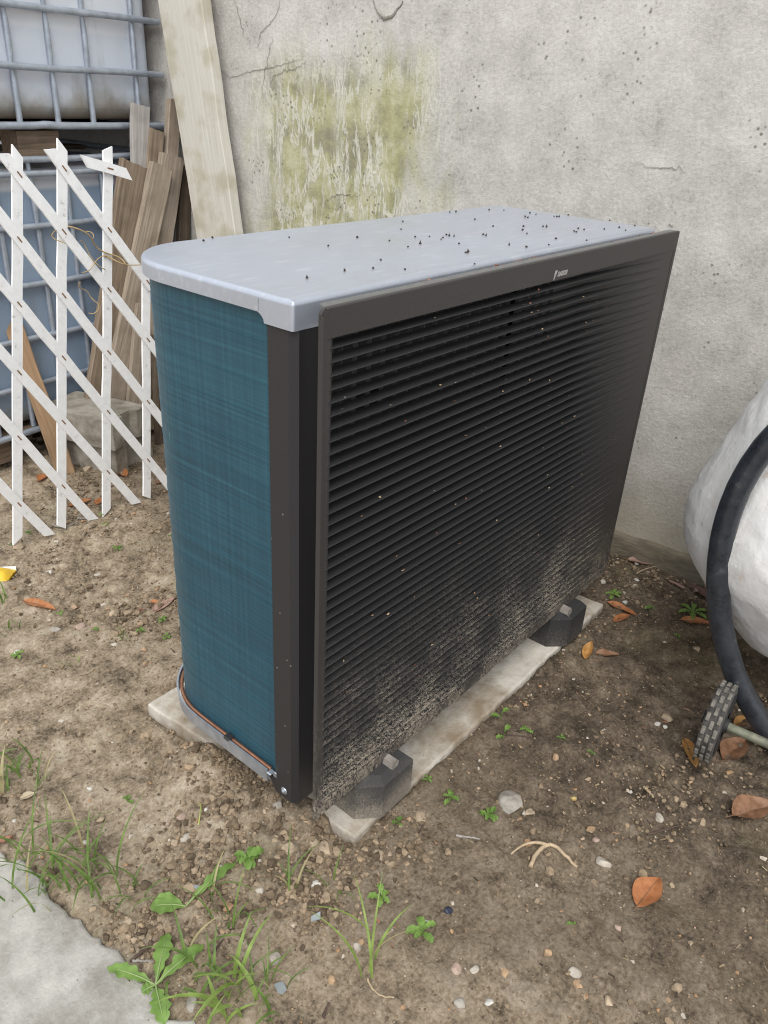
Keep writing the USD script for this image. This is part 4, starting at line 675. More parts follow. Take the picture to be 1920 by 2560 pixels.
def tank(label, zbase, bars, zbot, ztop, mat, pallet, upr, top2=False):
    t = thing('water_tank', label, 'water tank')
    obj('container', bottle(zbot, ztop, 0.018, UW - 0.018, 0.016, DW - 0.016, 0.055), mat, t, smooth=50)
    r = 0.0112
    for z in bars:
        loop = [ip(0.03, -0.010, z), ip(UW - 0.03, -0.010, z), ip(UW - 0.006, 0.02, z), ip(UW - 0.006, DW, z), ip(0.006, DW, z), ip(0.006, 0.02, z), ip(0.03, -0.010, z)]
        obj('cage_bar', tube(np.array([ip(u, -0.010, z + 0.0015 * math.sin(u * 9)) for u in np.linspace(UW - 0.01, -0.005, 26)]), r, 10), TUBEM, t, smooth=45)
        obj('cage_bar', tube(np.array([ip(0.001, d, z) for d in np.linspace(-0.004, DW, 6)]), r, 8), TUBEM, t, smooth=45)
    for u in upr:
        zs = np.linspace(zbase, bars[-1], 24)
        near = np.min(np.abs(zs[:, None] - np.array(bars)[None]), axis=1)
        obj('upright_bar', tube(np.array([ip(u, 0.004 + 0.004 * math.exp(-(k / 0.02) ** 2), z) for z, k in zip(zs, near)]), r * (0.95 - 0.25 * np.exp(-(near / 0.018) ** 2)), 10), TUBEM, t, smooth=45)
    # base rail, pressed flat near the corner joint
    us = np.linspace(UW, -0.012, 40)
    obj('base_rail', [tube(np.array([ip(u, -0.014 - 0.005 * math.exp(-((u - 0.56) / 0.03) ** 2), zbase - 0.012 + 0.004 * math.exp(-((u - 0.56) / 0.03) ** 2)) for u in us]), 0.0125, 10),
                      tube(np.array([ip(-0.006, d, zbase - 0.012) for d in np.linspace(-0.01, DW, 5)]), 0.0125, 10)], TUBEM, t, smooth=45)
    if pallet:
        p0 = zbase - 0.030
        obj('deck_sheet', hex_solid([ip(0.01, 0.0, p0 + 0.006), ip(UW, 0.0, p0 + 0.006), ip(UW, DW, p0 + 0.006), ip(0.01, DW, p0 + 0.006), ip(0.01, 0.0, p0 + 0.018), ip(UW, 0.0, p0 + 0.018), ip(UW, DW, p0 + 0.018), ip(0.01, DW, p0 + 0.018)]), WOODP, t, smooth=False)
        for u0, u1 in ((0.495, 0.665), (0.90, 1.01), (0.02, 0.12)):
            for d0 in ((0.015,) if u0 < 0.1 else (0.01, 0.52, 1.03)):
                dd = d0 + (0.75 if u0 < 0.1 else 0)
                obj('pallet_block', hex_solid([ip(u0, dd, p0 - 0.088), ip(u1, dd, p0 - 0.088), ip(u1, dd + 0.1, p0 - 0.088), ip(u0, dd + 0.1, p0 - 0.088), ip(u0, dd, p0), ip(u1, dd, p0), ip(u1, dd + 0.1, p0), ip(u0, dd + 0.1, p0)]), WOODP, t, smooth=False)
        for d0 in (0.5, 1.0):
            obj('pallet_runner', hex_solid([ip(0.02, d0, p0 - 0.108), ip(UW, d0, p0 - 0.108), ip(UW, d0 + 0.1, p0 - 0.108), ip(0.02, d0 + 0.1, p0 - 0.108), ip(0.02, d0, p0 - 0.0905), ip(UW, d0, p0 - 0.0905), ip(UW, d0 + 0.1, p0 - 0.0905), ip(0.02, d0 + 0.1, p0 - 0.0905)]), WOODP, t, smooth=False)
    return t
T1 = tankm('tank_plastic_upper', (0.56, 0.58, 0.62), (0.50, 0.53, 0.59), 1.40, 1.115, (0.16, 0.13, 0.085))
T2 = tankm('tank_plastic_shaded_lower', (0.46, 0.48, 0.52), (0.215, 0.275, 0.36), 0.885, 0.01, (0.14, 0.125, 0.09))  # darker than the upper tank: blue water, plus shading put into the colour
tank('upper caged plastic water tank standing on the other one', 1.112, [1.283, 1.463, 1.645, 1.83, 2.02, 2.10], 1.118, 2.10, T1, True, UPV)
tank('lower caged plastic water tank with water showing blue inside', 0.012, [0.182, 0.362, 0.56, 0.766, 0.945, 0.992], 0.018, 0.955, T2, True, [0.118, 0.332, 0.493, 0.64, 0.79, 0.94])

# ------------------------------------------------------------------ leaning timber
def board(name, c4, th, mat, label, cat, ext=(0, 0), seed=0, toward=None, jag=0.006):
    """sawn board from its face corners top-left, top-right, bottom-left, bottom-right, thickness away from the viewer; ends split and edges worn"""
    tl, tr, bl, br = [np.array(q, float) for q in c4]
    ax = ((tl + tr) - (bl + br)) / 2; L = np.linalg.norm(ax); ax /= L
    tl, tr = tl + ax * ext[0], tr + ax * ext[0]; bl, br = bl - ax * ext[1], br - ax * ext[1]
    wv = ((tr - tl) + (br - bl)) / 2; wv -= ax * (wv @ ax); w = np.linalg.norm(wv); wv /= w
    nrm = np.cross(ax, wv); nrm /= np.linalg.norm(nrm)
    if nrm @ (np.array(EYE) - tl) < 0: nrm = -nrm
    c0, c1 = (bl + br) / 2, (tl + tr) / 2; L = np.linalg.norm(c1 - c0)
    rg = np.random.default_rng(seed + 77); nl = max(8, int(L / 0.05)); nw = 6
    s = np.linspace(0, 1, nl); u = np.linspace(-1, 1, nw)
    def layer(d, ins):
        P = np.zeros((nl, nw, 3))
        for i, si in enumerate(s):
            wob = 0.003 * (meshkit.noise(np.array([[si * L * 7, seed, 0.]]), seed)[0] - 0.5)
            for j, uj in enumerate(u):
                jl = jag * (meshkit.noise(np.array([[uj * 3.1 + 5, seed, 1.3]]), seed + 2)[0] - 0.5) * 2 if i == nl - 1 else 0
                e = 0.004 * (meshkit.noise(np.array([[si * L * 12, uj, 3.]]), seed + 4)[0] - 0.5) if abs(uj) == 1 else 0
                P[i, j] = c0 + ax * (si * L + jl) + wv * (uj * (w / 2 - ins) + wob + e) - nrm * d
        return P
    A, Bm, C_, Dk = layer(0, 0.003), layer(0.003, 0), layer(th - 0.003, 0), layer(th, 0.003)
    ms = [grid_mesh(A), grid_mesh(Dk)]
    for P, Q in ((A, Bm), (Bm, C_), (C_, Dk)):
        per = lambda R: np.concatenate([R[0, :], R[1:, -1], R[-1, -2::-1], R[-2::-1, 0]])
        ms.append(grid_mesh(np.stack([per(P), per(Q)], 0)))
    m = trimesh.util.concatenate(ms); m.merge_vertices(digits_vertex=6); m.fix_normals()
    return tag(obj(name, m, mat, None, smooth=35), label, cat), ax
PL = {}
def plank_mat(kind, ax):
    key = (kind, tuple(np.round(ax, 1)))
    if key not in PL:
        c = {'pale': ((0.27, 0.25, 0.23), (0.44, 0.42, 0.40)), 'brown': ((0.145, 0.108, 0.077), (0.30, 0.232, 0.17)), 'brown2': ((0.215, 0.172, 0.132), (0.41, 0.342, 0.272)), 'dark': ((0.06, 0.046, 0.034), (0.155, 0.118, 0.085)), 'tan': ((0.21, 0.132, 0.075), (0.34, 0.225, 0.135))}[kind]
        PL[key] = wood(f'plank_{kind}_{len(PL)}', *c, ax)
    return PL[key]
ends = [(0, 1.0), (0, 0.34), (0, 0.36), (0, 0.34), (0, 0.62), (0, 0.58), (0, 0.48), (0, 0.22), (0, 0.12)]
for i, (c4, th, kind, label) in enumerate(D['planks']):
    ax = np.array(c4[0]) - np.array(c4[2]); ax /= np.linalg.norm(ax)
    board('wooden_plank', c4, th, plank_mat(kind, ax), label, 'plank', ends[i], seed=i * 3 + 1)
ax = np.array(D['qplank'][0]) - np.array(D['qplank'][2]); ax /= np.linalg.norm(ax)
board('wooden_plank', D['qplank'], 0.025, plank_mat('tan', ax), 'reddish tan plank leaning on the lower tank behind the trellis', 'plank', (0.02, 0.03), seed=40, jag=0.004)
bc = D['beam']; ax = np.array(bc[0]) - np.array(bc[2]); ax /= np.linalg.norm(ax)
BEAMM = wood('beam_wood', (0.50, 0.475, 0.41), (0.60, 0.58, 0.525), ax, dirt=(0.80, 0.78, 0.70))
board('wooden_beam', bc, 0.05, BEAMM, 'long broad cream coloured beam leaning against the wall behind the unit', 'beam', (0.75, 0.80), seed=60)

# ------------------------------------------------------------------ stacked concrete blocks
BLKC = concrete('block_concrete', (0.30, 0.275, 0.235), (0.165, 0.145, 0.115), 9.0)
def cblock(loc, rot, L, w, h, label, seed):
    """solid kerb-like block with a hollow groove in its end face"""
    g = w * 0.2; dp = 0.028
    pl = Polygon([(-w / 2, 0), (-g, 0), (-g * 0.7, dp), (g * 0.7, dp), (g, 0), (w / 2, 0), (w / 2, L), (-w / 2, L)]).buffer(-0.006, join_style=1).buffer(0.006, join_style=1)
    m = extrude(pl, h); m = m.subdivide_to_size(0.03); v = m.vertices.copy()
    v += 0.006 * (np.stack([meshkit.fbm(v * 25, 2, seed + k) for k in range(3)], 1) - 0.5)
    m = trimesh.Trimesh(v, m.faces); t = tag(obj('concrete_block', m, BLKC, None, smooth=35), label, 'concrete block')
    UsdGeom.Xformable(t).AddTranslateOp().Set(Gf.Vec3d(*loc)); UsdGeom.Xformable(t).AddRotateZOp().Set(rot)
cblock((0.840, 1.80, -0.150), 16, 0.36, 0.22, 0.133, 'lower grey concrete block standing on the soil behind the trellis', 3)
cblock((0.822, 1.78, -0.0155), 19, 0.35, 0.215, 0.118, 'upper grey concrete block laid on another behind the trellis', 8)

# ------------------------------------------------------------------ white trellis
WHITE = MAT('flaking_white_paint', {'g': ('geometry', {}), 'n': ('noise_texture', {'scale': 38.0, 'detail': 6.0, 'roughness': 0.7}), 'r': ('rgb_ramp', {'ramp': [(0.30, (0.50, 0.48, 0.45)), (0.38, (0.76, 0.76, 0.76)), (0.6, (0.83, 0.83, 0.83))]}), 'b': ('bump', {'strength': 0.35, 'distance': 0.002}), 'p': ('principled_bsdf', {'roughness': 0.6, 'specular_ior_level': 0.4})},
            [('g.position', 'n.vector'), ('n.fac', 'r.fac'), ('r.color', 'p.base_color'), ('n.fac', 'b.height'), ('b.normal', 'p.normal')])
RUST = plain('rusty_staple', (0.24, 0.125, 0.055), 0.8, 0.2, var=0.4, scale=200)
tre = thing('trellis', 'white painted wooden trellis with splintered tops standing before the tanks', 'trellis')
def slat(a, b, y0, y1, w, cut0, cut1, seed):
    """a lath from a to b (x, z), its ends cut at a slant"""
    a, b = np.array(a, float), np.array(b, float); d = b - a; L = np.linalg.norm(d); d /= L; nn = np.array([d[1], -d[0]]); rg = np.random.default_rng(seed)
    n = max(3, int(L / 0.08)); s = np.linspace(0, L, n); P = []
    for i, si in enumerate(s):
        wob = rg.normal(0, 0.0008); q = []
        for sd, y in ((-1, y0), (1, y0), (1, y1), (-1, y1), (-1, y0)):
            c = si + (cut0 * sd * w / 2 if i == 0 else (cut1 * sd * w / 2 if i == n - 1 else 0))
            x, z = a + d * c + nn * (sd * w / 2 + wob); q.append([x, y, z])
        P.append(q)
    P = np.array(P); m = grid_mesh(P); e = [trimesh.Trimesh(P[i][:4], [[0, 1, 2], [0, 2, 3]], process=False) for i in (0, -1)]
    m = trimesh.util.concatenate([m] + e); m.merge_vertices(digits_vertex=6); m.fix_normals(); return m
lw = 0.0305
tv, td = [list(map(np.array, q)) for q in D['tv']], [list(map(np.array, q)) for q in D['td']]
tv = [[tv[0][0] + [-0.15, -0.01], tv[0][1] + [-0.155, 0]]] + tv
for i, (a, b) in enumerate(tv): obj('upright_slat', slat(a, b, 1.510, 1.518, lw, -1.0 if i != 3 else 0.5, 0.9 if i % 2 else -0.6, i), WHITE, tre, smooth=False)
ends2 = [-0.6, -0.7, 0, 0, 0, 0, 0]
for i, (a, b) in enumerate(td):
    if i > 1: a = a + (a - b) / np.linalg.norm(a - b) * 0.16
    obj('slanting_slat', slat(a, b, 1.5005, 1.5095, lw, ends2[i], -0.8, 20 + i), WHITE, tre, smooth=False)
a, b = map(np.array, D['tl']); obj('loose_slat', slat(a, b, 1.498, 1.5085, 0.030, 0.9, 0.9, 50), WHITE, tre, smooth=False, label='short loose piece of white slat nailed near the top')
for i, (a, b) in enumerate(tv):
    for j, (c, d) in enumerate(td + [list(map(np.array, D['tl']))]):
        M = np.array([b - a, c - d]).T
        try: s, t = np.linalg.solve(M, c - a)
        except np.linalg.LinAlgError: continue
        if 0.01 < s < 0.99 and -0.1 < t < 0.99:
            x, z = a + (b - a) * s; dd = (d - c) / np.linalg.norm(d - c)
            obj('staple', hex_solid([(x + u * dd[0] - v * dd[1], y, z + u * dd[1] + v * dd[0]) for y in (1.4995 if j < 7 else 1.497, 1.501) for u, v in ((-0.010, -0.0020), (0.010, -0.0020), (0.010, 0.0020), (-0.010, 0.0020))]), RUST, tre, smooth=False)
VINE = plain('dry_stem', (0.36, 0.26, 0.135), 0.85, var=0.3, scale=60)
vine = thing('dry_vine', 'thin dry brown tendril twisted through the white trellis', 'vine')
for i, l in enumerate(D['vines']):
    q = np.array([[x, 1.494 - 0.012 * math.sin(k * 1.3 + i), z] for k, (x, z) in enumerate(l)]); obj('stem', tube(spline(q, 30), 0.0024 if i == 0 else 0.0016, 5), VINE, vine, smooth=True)
for (a_, b_2) in ((600, 765), (597, 830)):
    pass

# ------------------------------------------------------------------ cement mixer at the right edge
def TB(n): n = np.array(n, float); return n / np.linalg.norm(n)
EYEv, Rv, Uv, Fv = map(np.array, (EYE, RIGHT, UP, FWD))
mix = thing('cement_mixer', 'white crusted cement mixer drum with black tube frame at the right', 'cement mixer')
CRUST = MAT('crusted_white_drum', {'g': ('geometry', {}), 'n': ('noise_texture', {'scale': 14.0, 'detail': 7.0, 'roughness': 0.7}), 'big': ('noise_texture', {'scale': 4.0, 'detail': 5.0, 'roughness': 0.6, 'distortion': 0.8}),
    'r': ('rgb_ramp', {'ramp': [(0.28, (0.48, 0.46, 0.42)), (0.38, (0.66, 0.65, 0.635)), (0.62, (0.71, 0.71, 0.705))]}), 'rr': ('map_range', {'range_type': 'smoothstep', 'from_min': 0.61, 'from_max': 0.72, 'to_min': 0.0, 'to_max': 0.55}), 'o': ('mix_color', {'b': (0.52, 0.31, 0.16)}),
    'b': ('bump', {'strength': 0.7, 'distance': 0.006}), 'p': ('principled_bsdf', {'roughness': 0.8, 'specular_ior_level': 0.3})},
    [('g.position', 'n.vector'), ('g.position', 'big.vector'), ('n.fac', 'r.fac'), ('big.fac', 'rr.value'), ('rr.result', 'o.fac'), ('r.color', 'o.a'), ('o.result', 'p.base_color'), ('n.fac', 'b.height'), ('b.normal', 'p.normal')])
BLACKT = MAT('scuffed_black_tube', {'g': ('geometry', {}), 'n': ('noise_texture', {'scale': 26.0, 'detail': 7.0, 'roughness': 0.75}), 'r': ('rgb_ramp', {'ramp': [(0.35, (0.012, 0.014, 0.018)), (0.60, (0.022, 0.026, 0.033)), (0.74, (0.085, 0.085, 0.085))]}), 'rr': ('map_range', {'from_min': 0.3, 'from_max': 0.7, 'to_min': 0.22, 'to_max': 0.5}), 'p': ('principled_bsdf', {'specular_ior_level': 0.6})},
    [('g.position', 'n.vector'), ('n.fac', 'r.fac'), ('n.fac', 'rr.value'), ('r.color', 'p.base_color'), ('rr.result', 'p.roughness')])
TYRE = plain('muddy_tyre', (0.060, 0.056, 0.052), 0.9, var=0.5, scale=45, bump=0.5); TREAD = plain('muddy_tread', (0.15, 0.138, 0.118), 0.9, var=0.5, scale=60, bump=0.5)
TYRED = plain('tyre_black', (0.016, 0.016, 0.017), 0.7, var=0.3)
# drum: double cone, mouth up, slightly tilted
DC = np.array(D['mixer']['drum'], float); axd = TB(D['mixer']['axis'])
prof = [(0.150, 0.560), (0.158, 0.566), (0.166, 0.560), (0.172, 0.53), (0.190, 0.44), (0.240, 0.31), (0.290, 0.18), (0.328, 0.085), (0.345, 0.035), (0.350, -0.02), (0.343, -0.065), (0.330, -0.098), (0.290, -0.16), (0.225, -0.25), (0.160, -0.325), (0.08, -0.352), (0.0, -0.355)]
inner = [(0.0, -0.34), (0.15, -0.31), (0.33, -0.07), (0.325, 0.06), (0.155, 0.53), (0.150, 0.560)]
dr = trimesh.creation.revolve(np.array(prof[::-1] + inner[::-1][1:]), sections=96)
dr = dr.subdivide_to_size(0.028); v = dr.vertices.copy()
nrm = v * [1, 1, 0]; nl = np.linalg.norm(nrm, axis=1, keepdims=True); nrm = nrm / np.maximum(nl, 1e-6)
belt = np.exp(-((v[:, 2] - 0.0) / 0.09) ** 2)
k = 0.008 * np.maximum(meshkit.fbm(v * 22, 3, 5) - 0.5, 0) * 2 + 0.003 * (meshkit.fbm(v * 5, 2, 6) - 0.5) + 0.02 * np.exp(-((v[:, 2] - 0.56) / 0.03) ** 2) * (meshkit.fbm(v * 30, 2, 9) - 0.3)
v = v + nrm * k[:, None]
zx = TB(np.cross([0, 1, 0.1], axd)); M = np.eye(4); M[:3, 0] = zx; M[:3, 1] = np.cross(axd, zx); M[:3, 2] = axd; M[:3, 3] = DC
dr = trimesh.Trimesh(v, dr.faces, process=False); dr.apply_transform(M); dr.merge_vertices(); dr.fix_normals()
obj('drum', dr, CRUST, mix, smooth=True)
tb = np.array(D['mixer']['tube'])
obj('frame_tube', tube(tb, D['mixer']['tube_r'], 24, False), BLACKT, mix, smooth=True)
# stand legs under the drum, out of the way of the view
lo = DC + axd * -0.36
obj('drum_cradle', [tube([lo + [0, 0, 0.03], [lo[0] + 0.02, lo[1] - 0.02, -0.13]], 0.025, 12), tube([[lo[0] + 0.02, lo[1] - 0.40, -0.12], [lo[0] + 0.02, lo[1] + 0.03, -0.12]], 0.02, 10)], BLACKT, mix, smooth=45)
# wheel
wc = np.array(D['mixer']['wheel'], float); wa = TB(D['mixer']['waxis']); R_ = D['mixer']['wheel_r']; hw = 0.021
t0 = trimesh.creation.revolve([(0.035, -hw * 0.8), (R_ * 0.80, -hw), (R_ * 0.95, -hw * 0.95), (R_, -hw * 0.7), (R_, hw * 0.7), (R_ * 0.95, hw * 0.95), (R_ * 0.8, hw), (0.035, hw * 0.8), (0.035, -hw * 0.8)], sections=40)
wx = TB(np.cross([0, 0, 1], wa)); Mw = np.eye(4); Mw[:3, 0] = wx; Mw[:3, 1] = np.cross(wa, wx); Mw[:3, 2] = wa; Mw[:3, 3] = wc
t0.apply_transform(Mw); t0.fix_normals()
wheel = UsdGeom.Xform.Define(stage, '/World/cement_mixer/wheel').GetPrim()
obj('tyre', t0, TYRE, wheel, smooth=40)
tr = []
for i in range(18):
    for s_ in (-1, 0, 1):
        a = 2 * PI * (i + 0.5 * (s_ == 0)) / 18; b0 = box((R_ + 0.0015, 0, s_ * hw * 0.62), (0.005, 0.021, hw * 0.42), 0.0015); b0.apply_transform(trimesh.transformations.rotation_matrix(a, [0, 0, 1])); tr.append(b0)
tr = trimesh.util.concatenate(tr); tr.apply_transform(Mw); obj('tread', tr, TREAD, wheel, smooth=False)
hb = trimesh.creation.revolve([(0.0, -hw - 0.008), (0.016, -hw - 0.008), (0.018, -hw), (0.034, -hw * 0.7), (0.034, hw * 0.7), (0.018, hw), (0.016, hw + 0.008), (0.0, hw + 0.008)], sections=20); hb.apply_transform(Mw); hb.fix_normals(); obj('hub', hb, TYRED, wheel, smooth=40)
dk = trimesh.creation.revolve([(0.034, hw + 0.0012), (R_ * 0.82, hw + 0.0015), (R_ * 0.82, hw + 0.0005)], sections=32); dk.apply_transform(Mw); obj('sidewall', dk, TYRED, wheel, smooth=40)
AXLE = plain('axle_steel', (0.16, 0.165, 0.12), 0.7, 0.3, var=0.4, scale=50)
obj('axle', tube([wc - wa * 0.03, wc + wa * 0.75], 0.011, 12), AXLE, mix, smooth=45)

# ------------------------------------------------------------------ yellow packet
YEL = plain('yellow_foil', (0.72, 0.46, 0.035), 0.35, var=0.1); WHT = plain('packet_white', (0.7, 0.7, 0.68), 0.5)
pk_ = thing('crumpled_packet', 'crumpled yellow packet at the left edge of the soil', 'packet', (*D['packet'], gz(*D['packet']) + 0.002), 0.7)
gx_, gy_ = np.meshgrid(np.linspace(-0.05, 0.03, 12), np.linspace(-0.03, 0.03, 8), indexing='ij')
hh = 0.022 * (1 - (gy_ / 0.032) ** 2) * (1 - ((gx_ + 0.01) / 0.045) ** 2) + 0.012 * meshkit.fbm(np.stack([gx_ * 60, gy_ * 60, 0 * gx_], -1), 2, 3)
pt = grid_mesh(np.stack([gx_, gy_, np.maximum(hh, 0.001)], -1)); pb = grid_mesh(np.stack([gx_, gy_, 0 * gx_], -1)); pb.invert()
obj('bag', [pt, pb], YEL, pk_, smooth=30)
obj('torn_edge', hex_solid([(0.030, -0.03, 0.0), (0.040, -0.026, 0.0), (0.040, 0.026, 0.0), (0.030, 0.03, 0.0), (0.030, -0.03, 0.010), (0.040, -0.026, 0.012), (0.040, 0.026, 0.007), (0.030, 0.03, 0.010)]), WHT, pk_, smooth=False)

# ------------------------------------------------------------------ stones
SC = {'grey': (0.29, 0.265, 0.23), 'tan': (0.34, 0.265, 0.185), 'pale': (0.39, 0.35, 0.295), 'white': (0.50, 0.48, 0.44), 'pink': (0.34, 0.25, 0.20), 'orange': (0.35, 0.235, 0.14), 'navy': (0.012, 0.016, 0.035), 'gold': (0.45, 0.34, 0.13)}
SM = {k: plain('stone_' + k, c, 0.85 if k != 'navy' else 0.3, var=0.28, scale=55, bump=0.5, bscale=160) for k, c in SC.items()}
def stone_mesh(r, rg, flat=0.62, sub=2):
    m = trimesh.creation.icosphere(sub, 1.0); v = m.vertices.copy(); o = rg.uniform(0, 50, 3)
    for _ in range(10):                                      # a few broken facets
        d = rg.normal(size=3); d /= np.linalg.norm(d); c = rg.uniform(0.52, 0.86); e = v @ d; v -= np.outer(np.maximum(e - c, 0) * 0.92, d)
    v *= (1 + 0.22 * (meshkit.fbm(v * 1.6 + o, 3, 2) - 0.5))[:, None]
    v *= r * np.array([1.0, rg.uniform(0.68, 0.9), flat * rg.uniform(0.8, 1.1)]); return trimesh.Trimesh(v, m.faces, process=False)
for i, ((x, y), size, key, label) in enumerate(D['stones']):
    rg = np.random.default_rng(900 + i); m = stone_mesh(size * 0.54, rg, sub=2 if size < 0.05 else 3)
    p_ = tag(obj('stone', m, SM[key], None, smooth=38), label, 'stone')
    UsdGeom.Xformable(p_).AddTranslateOp().Set(Gf.Vec3d(x, y, gz(x, y) + size * 0.06)); UsdGeom.Xformable(p_).AddRotateZOp().Set(float(rg.uniform(0, 360)))

# loose grit and clods: uncounted
GRIT = MAT('grit', {'g': ('geometry', {}), 'at': ('attribute', {'attribute': 'tone'}), 'n': ('noise_texture', {'scale': 140.0, 'detail': 3.0}),
    'r': ('rgb_ramp', {'ramp': [(0.0, (0.085, 0.062, 0.042)), (0.3, (0.165, 0.122, 0.080)), (0.60, (0.25, 0.188, 0.125)), (0.82, (0.31, 0.24, 0.165)), (0.90, (0.36, 0.215, 0.115)), (0.95, (0.40, 0.35, 0.28)), (1.0, (0.48, 0.45, 0.40))]}),
    'm': ('map_range', {'from_min': 0.2, 'from_max': 0.8, 'to_min': 0.75, 'to_max': 1.2}), 's': ('vector_math', {'math_type': 'scale'}), 'p': ('principled_bsdf', {'roughness': 0.92, 'specular_ior_level': 0.25})},
    [('at.fac', 'r.fac'), ('g.position', 'n.vector'), ('n.fac', 'm.value'), ('r.color', 's.vector1'), ('m.result', 's.scale'), ('s.vector', 'p.base_color')])
def scatter(n, sampler, sizes, seed, flat=0.7, sink=0.15):
    """one mesh of n small stones standing on the ground"""
    rg = np.random.default_rng(seed); protos = []
    for k in range(14):
        q_ = rg.normal(size=(15, 3)); q_ /= np.linalg.norm(q_, axis=1, keepdims=True); h = trimesh.convex.convex_hull(q_ * rg.uniform(0.75, 1, (15, 1)) * [1, 0.85, flat]); v = h.vertices / np.abs(h.vertices).max(); protos.append((v, h.faces))
    xy = sampler(rg, n); s = sizes(rg, len(xy)); z = ground_h(xy[:, 0], xy[:, 1]); V, F, T, at = [], [], [], 0
    for (x, y), r, zz_, k, a in zip(xy, s, z, rg.integers(0, 14, len(xy)), rg.uniform(0, 2 * PI, len(xy))):
        v, f = protos[k]; c, sn = math.cos(a), math.sin(a)
        V.append(np.c_[x + r * (c * v[:, 0] - sn * v[:, 1]), y + r * (sn * v[:, 0] + c * v[:, 1]), zz_ + r * (v[:, 2] + flat - sink * 2)]); F.append(f + at); at += len(v); T.append(np.full(len(v), rg.uniform()))
    return trimesh.Trimesh(np.vstack(V), np.vstack(F), process=False), np.concatenate(T)
SL_ = Polygon([s0, s1, s3, s2]).buffer(0.004); PA_ = Polygon(pa2).buffer(0.01)
from shapely import contains_xy
def free(xy):
    ok = ~contains_xy(SL_, xy[:, 0], xy[:, 1]) & ~contains_xy(PA_, xy[:, 0], xy[:, 1]) & (xy[:, 0] < 1.62 - 0.105 * xy[:, 1]); return xy[ok]
def wide(rg, n):
    """denser where the photograph's ground is crumbly"""
    xy = np.c_[rg.uniform(-0.7, 1.75, n * 5), rg.uniform(-0.95, 2.0, n * 5)]
    d = meshkit.fbm(np.c_[xy * 4.5, 0 * xy[:, :1]], 3, 31); keep = rg.uniform(0, 1, len(xy)) < np.clip((d - 0.38) * 3.2, 0.16, 1)
    return free(xy[keep])[:n]
def heaps(rg, n):
    c = np.array(D['heaps']); k = rg.integers(0, len(c), n); return free(c[k, :2] + rg.normal(size=(n, 2)) * c[k, 2:3])
(g1, t1), (g2, t2) = scatter(21000, wide, lambda rg, n: np.clip(rg.lognormal(math.log(0.0021), 0.6, n), 0.0011, 0.011), 1), scatter(6000, heaps, lambda rg, n: np.clip(rg.lognormal(math.log(0.0032), 0.55, n), 0.0013, 0.013), 2)
tag(obj('gravel', [g1, g2], GRIT, smooth=False, tone=np.r_[t1, t2 * 0.86]), 'loose grit and soil crumbs scattered over the ground', 'gravel', kind='stuff')
# dark bark bits and straw
LITT = MAT('litter', {'at': ('attribute', {'attribute': 'tone'}), 'r': ('rgb_ramp', {'ramp': [(0.0, (0.035, 0.025, 0.018)), (0.5, (0.09, 0.06, 0.04)), (0.75, (0.20, 0.14, 0.085)), (0.9, (0.36, 0.29, 0.18)), (1.0, (0.30, 0.13, 0.07))]}), 'p': ('principled_bsdf', {'roughness': 0.9})}, [('at.fac', 'r.fac'), ('r.color', 'p.base_color')])
rg = np.random.default_rng(5); lt = []
xy = free(np.c_[rg.uniform(-0.5, 1.75, 3200), rg.uniform(-0.95, 1.9, 3200)]); xy = xy[rg.uniform(size=len(xy)) < np.where(xy[:, 0] > 0.55, 0.85, 0.35)]
for x, y in xy:
    L, w_, a, t_ = rg.uniform(0.004, 0.016), rg.uniform(0.0008, 0.002), rg.uniform(0, PI), rg.normal(0, 0.25); d = np.array([math.cos(a), math.sin(a), t_]); q = np.array([-d[1], d[0], 0.0])
    c = np.array([x, y, gz(x, y) + 0.0025]); up_ = np.array([0, 0, w_ * 0.6]); lt.append(hex_solid([c - d * L / 2 - q * w_, c + d * L / 2 - q * w_ * 0.6, c + d * L / 2 + q * w_ * 0.6, c - d * L / 2 + q * w_, c - d * L / 2 - q * w_ + up_, c + d * L / 2 - q * w_ * 0.6 + up_, c + d * L / 2 + q * w_ * 0.6 + up_, c - d * L / 2 + q * w_ + up_]))
tag(obj('soil_litter', lt, LITT, smooth=False, tone=np.concatenate([np.full(len(m.vertices), rg.uniform()) for m in lt])), 'bits of bark and straw strewn on the soil', 'litter', kind='stuff')

# ------------------------------------------------------------------ dry leaves
def leafm(name, c1, c2):
    return MAT(name, {'g': ('geometry', {}), 'n': ('noise_texture', {'scale': 60.0, 'detail': 6.0, 'roughness': 0.65}), 'r': ('rgb_ramp', {'ramp': [(0.32, c1), (0.6, c2)]}), 'd': ('principled_bsdf', {'roughness': 0.55, 'specular_ior_level': 0.4}), 't': ('translucent_bsdf', {}), 'b': ('bump', {'strength': 0.4, 'distance': 0.003}), 'm': ('mix_closure', {'fac': 0.2})},
        [('g.position', 'n.vector'), ('n.fac', 'r.fac'), ('r.color', 'd.base_color'), ('r.color', 't.color'), ('n.fac', 'b.height'), ('b.normal', 'd.normal'), ('d.BSDF', 'm.closure1'), ('t.BSDF', 'm.closure2')], surface='m.closure')
LM = {'orange': leafm('leaf_orange', (0.30, 0.105, 0.035), (0.45, 0.19, 0.08)), 'brown': leafm('leaf_brown', (0.15, 0.072, 0.036), (0.28, 0.15, 0.085)), 'pink': leafm('leaf_pink', (0.33, 0.20, 0.155), (0.44, 0.29, 0.235)), 'red': leafm('leaf_red', (0.20, 0.05, 0.04), (0.30, 0.09, 0.07)),
      'gold': leafm('leaf_gold', (0.34, 0.15, 0.035), (0.48, 0.27, 0.09)), 'purple': leafm('leaf_purple', (0.085, 0.045, 0.040), (0.17, 0.09, 0.075)), 'beige': leafm('leaf_beige', (0.42, 0.34, 0.22), (0.54, 0.46, 0.33))}
STEM = plain('leaf_stalk', (0.16, 0.09, 0.05), 0.8)
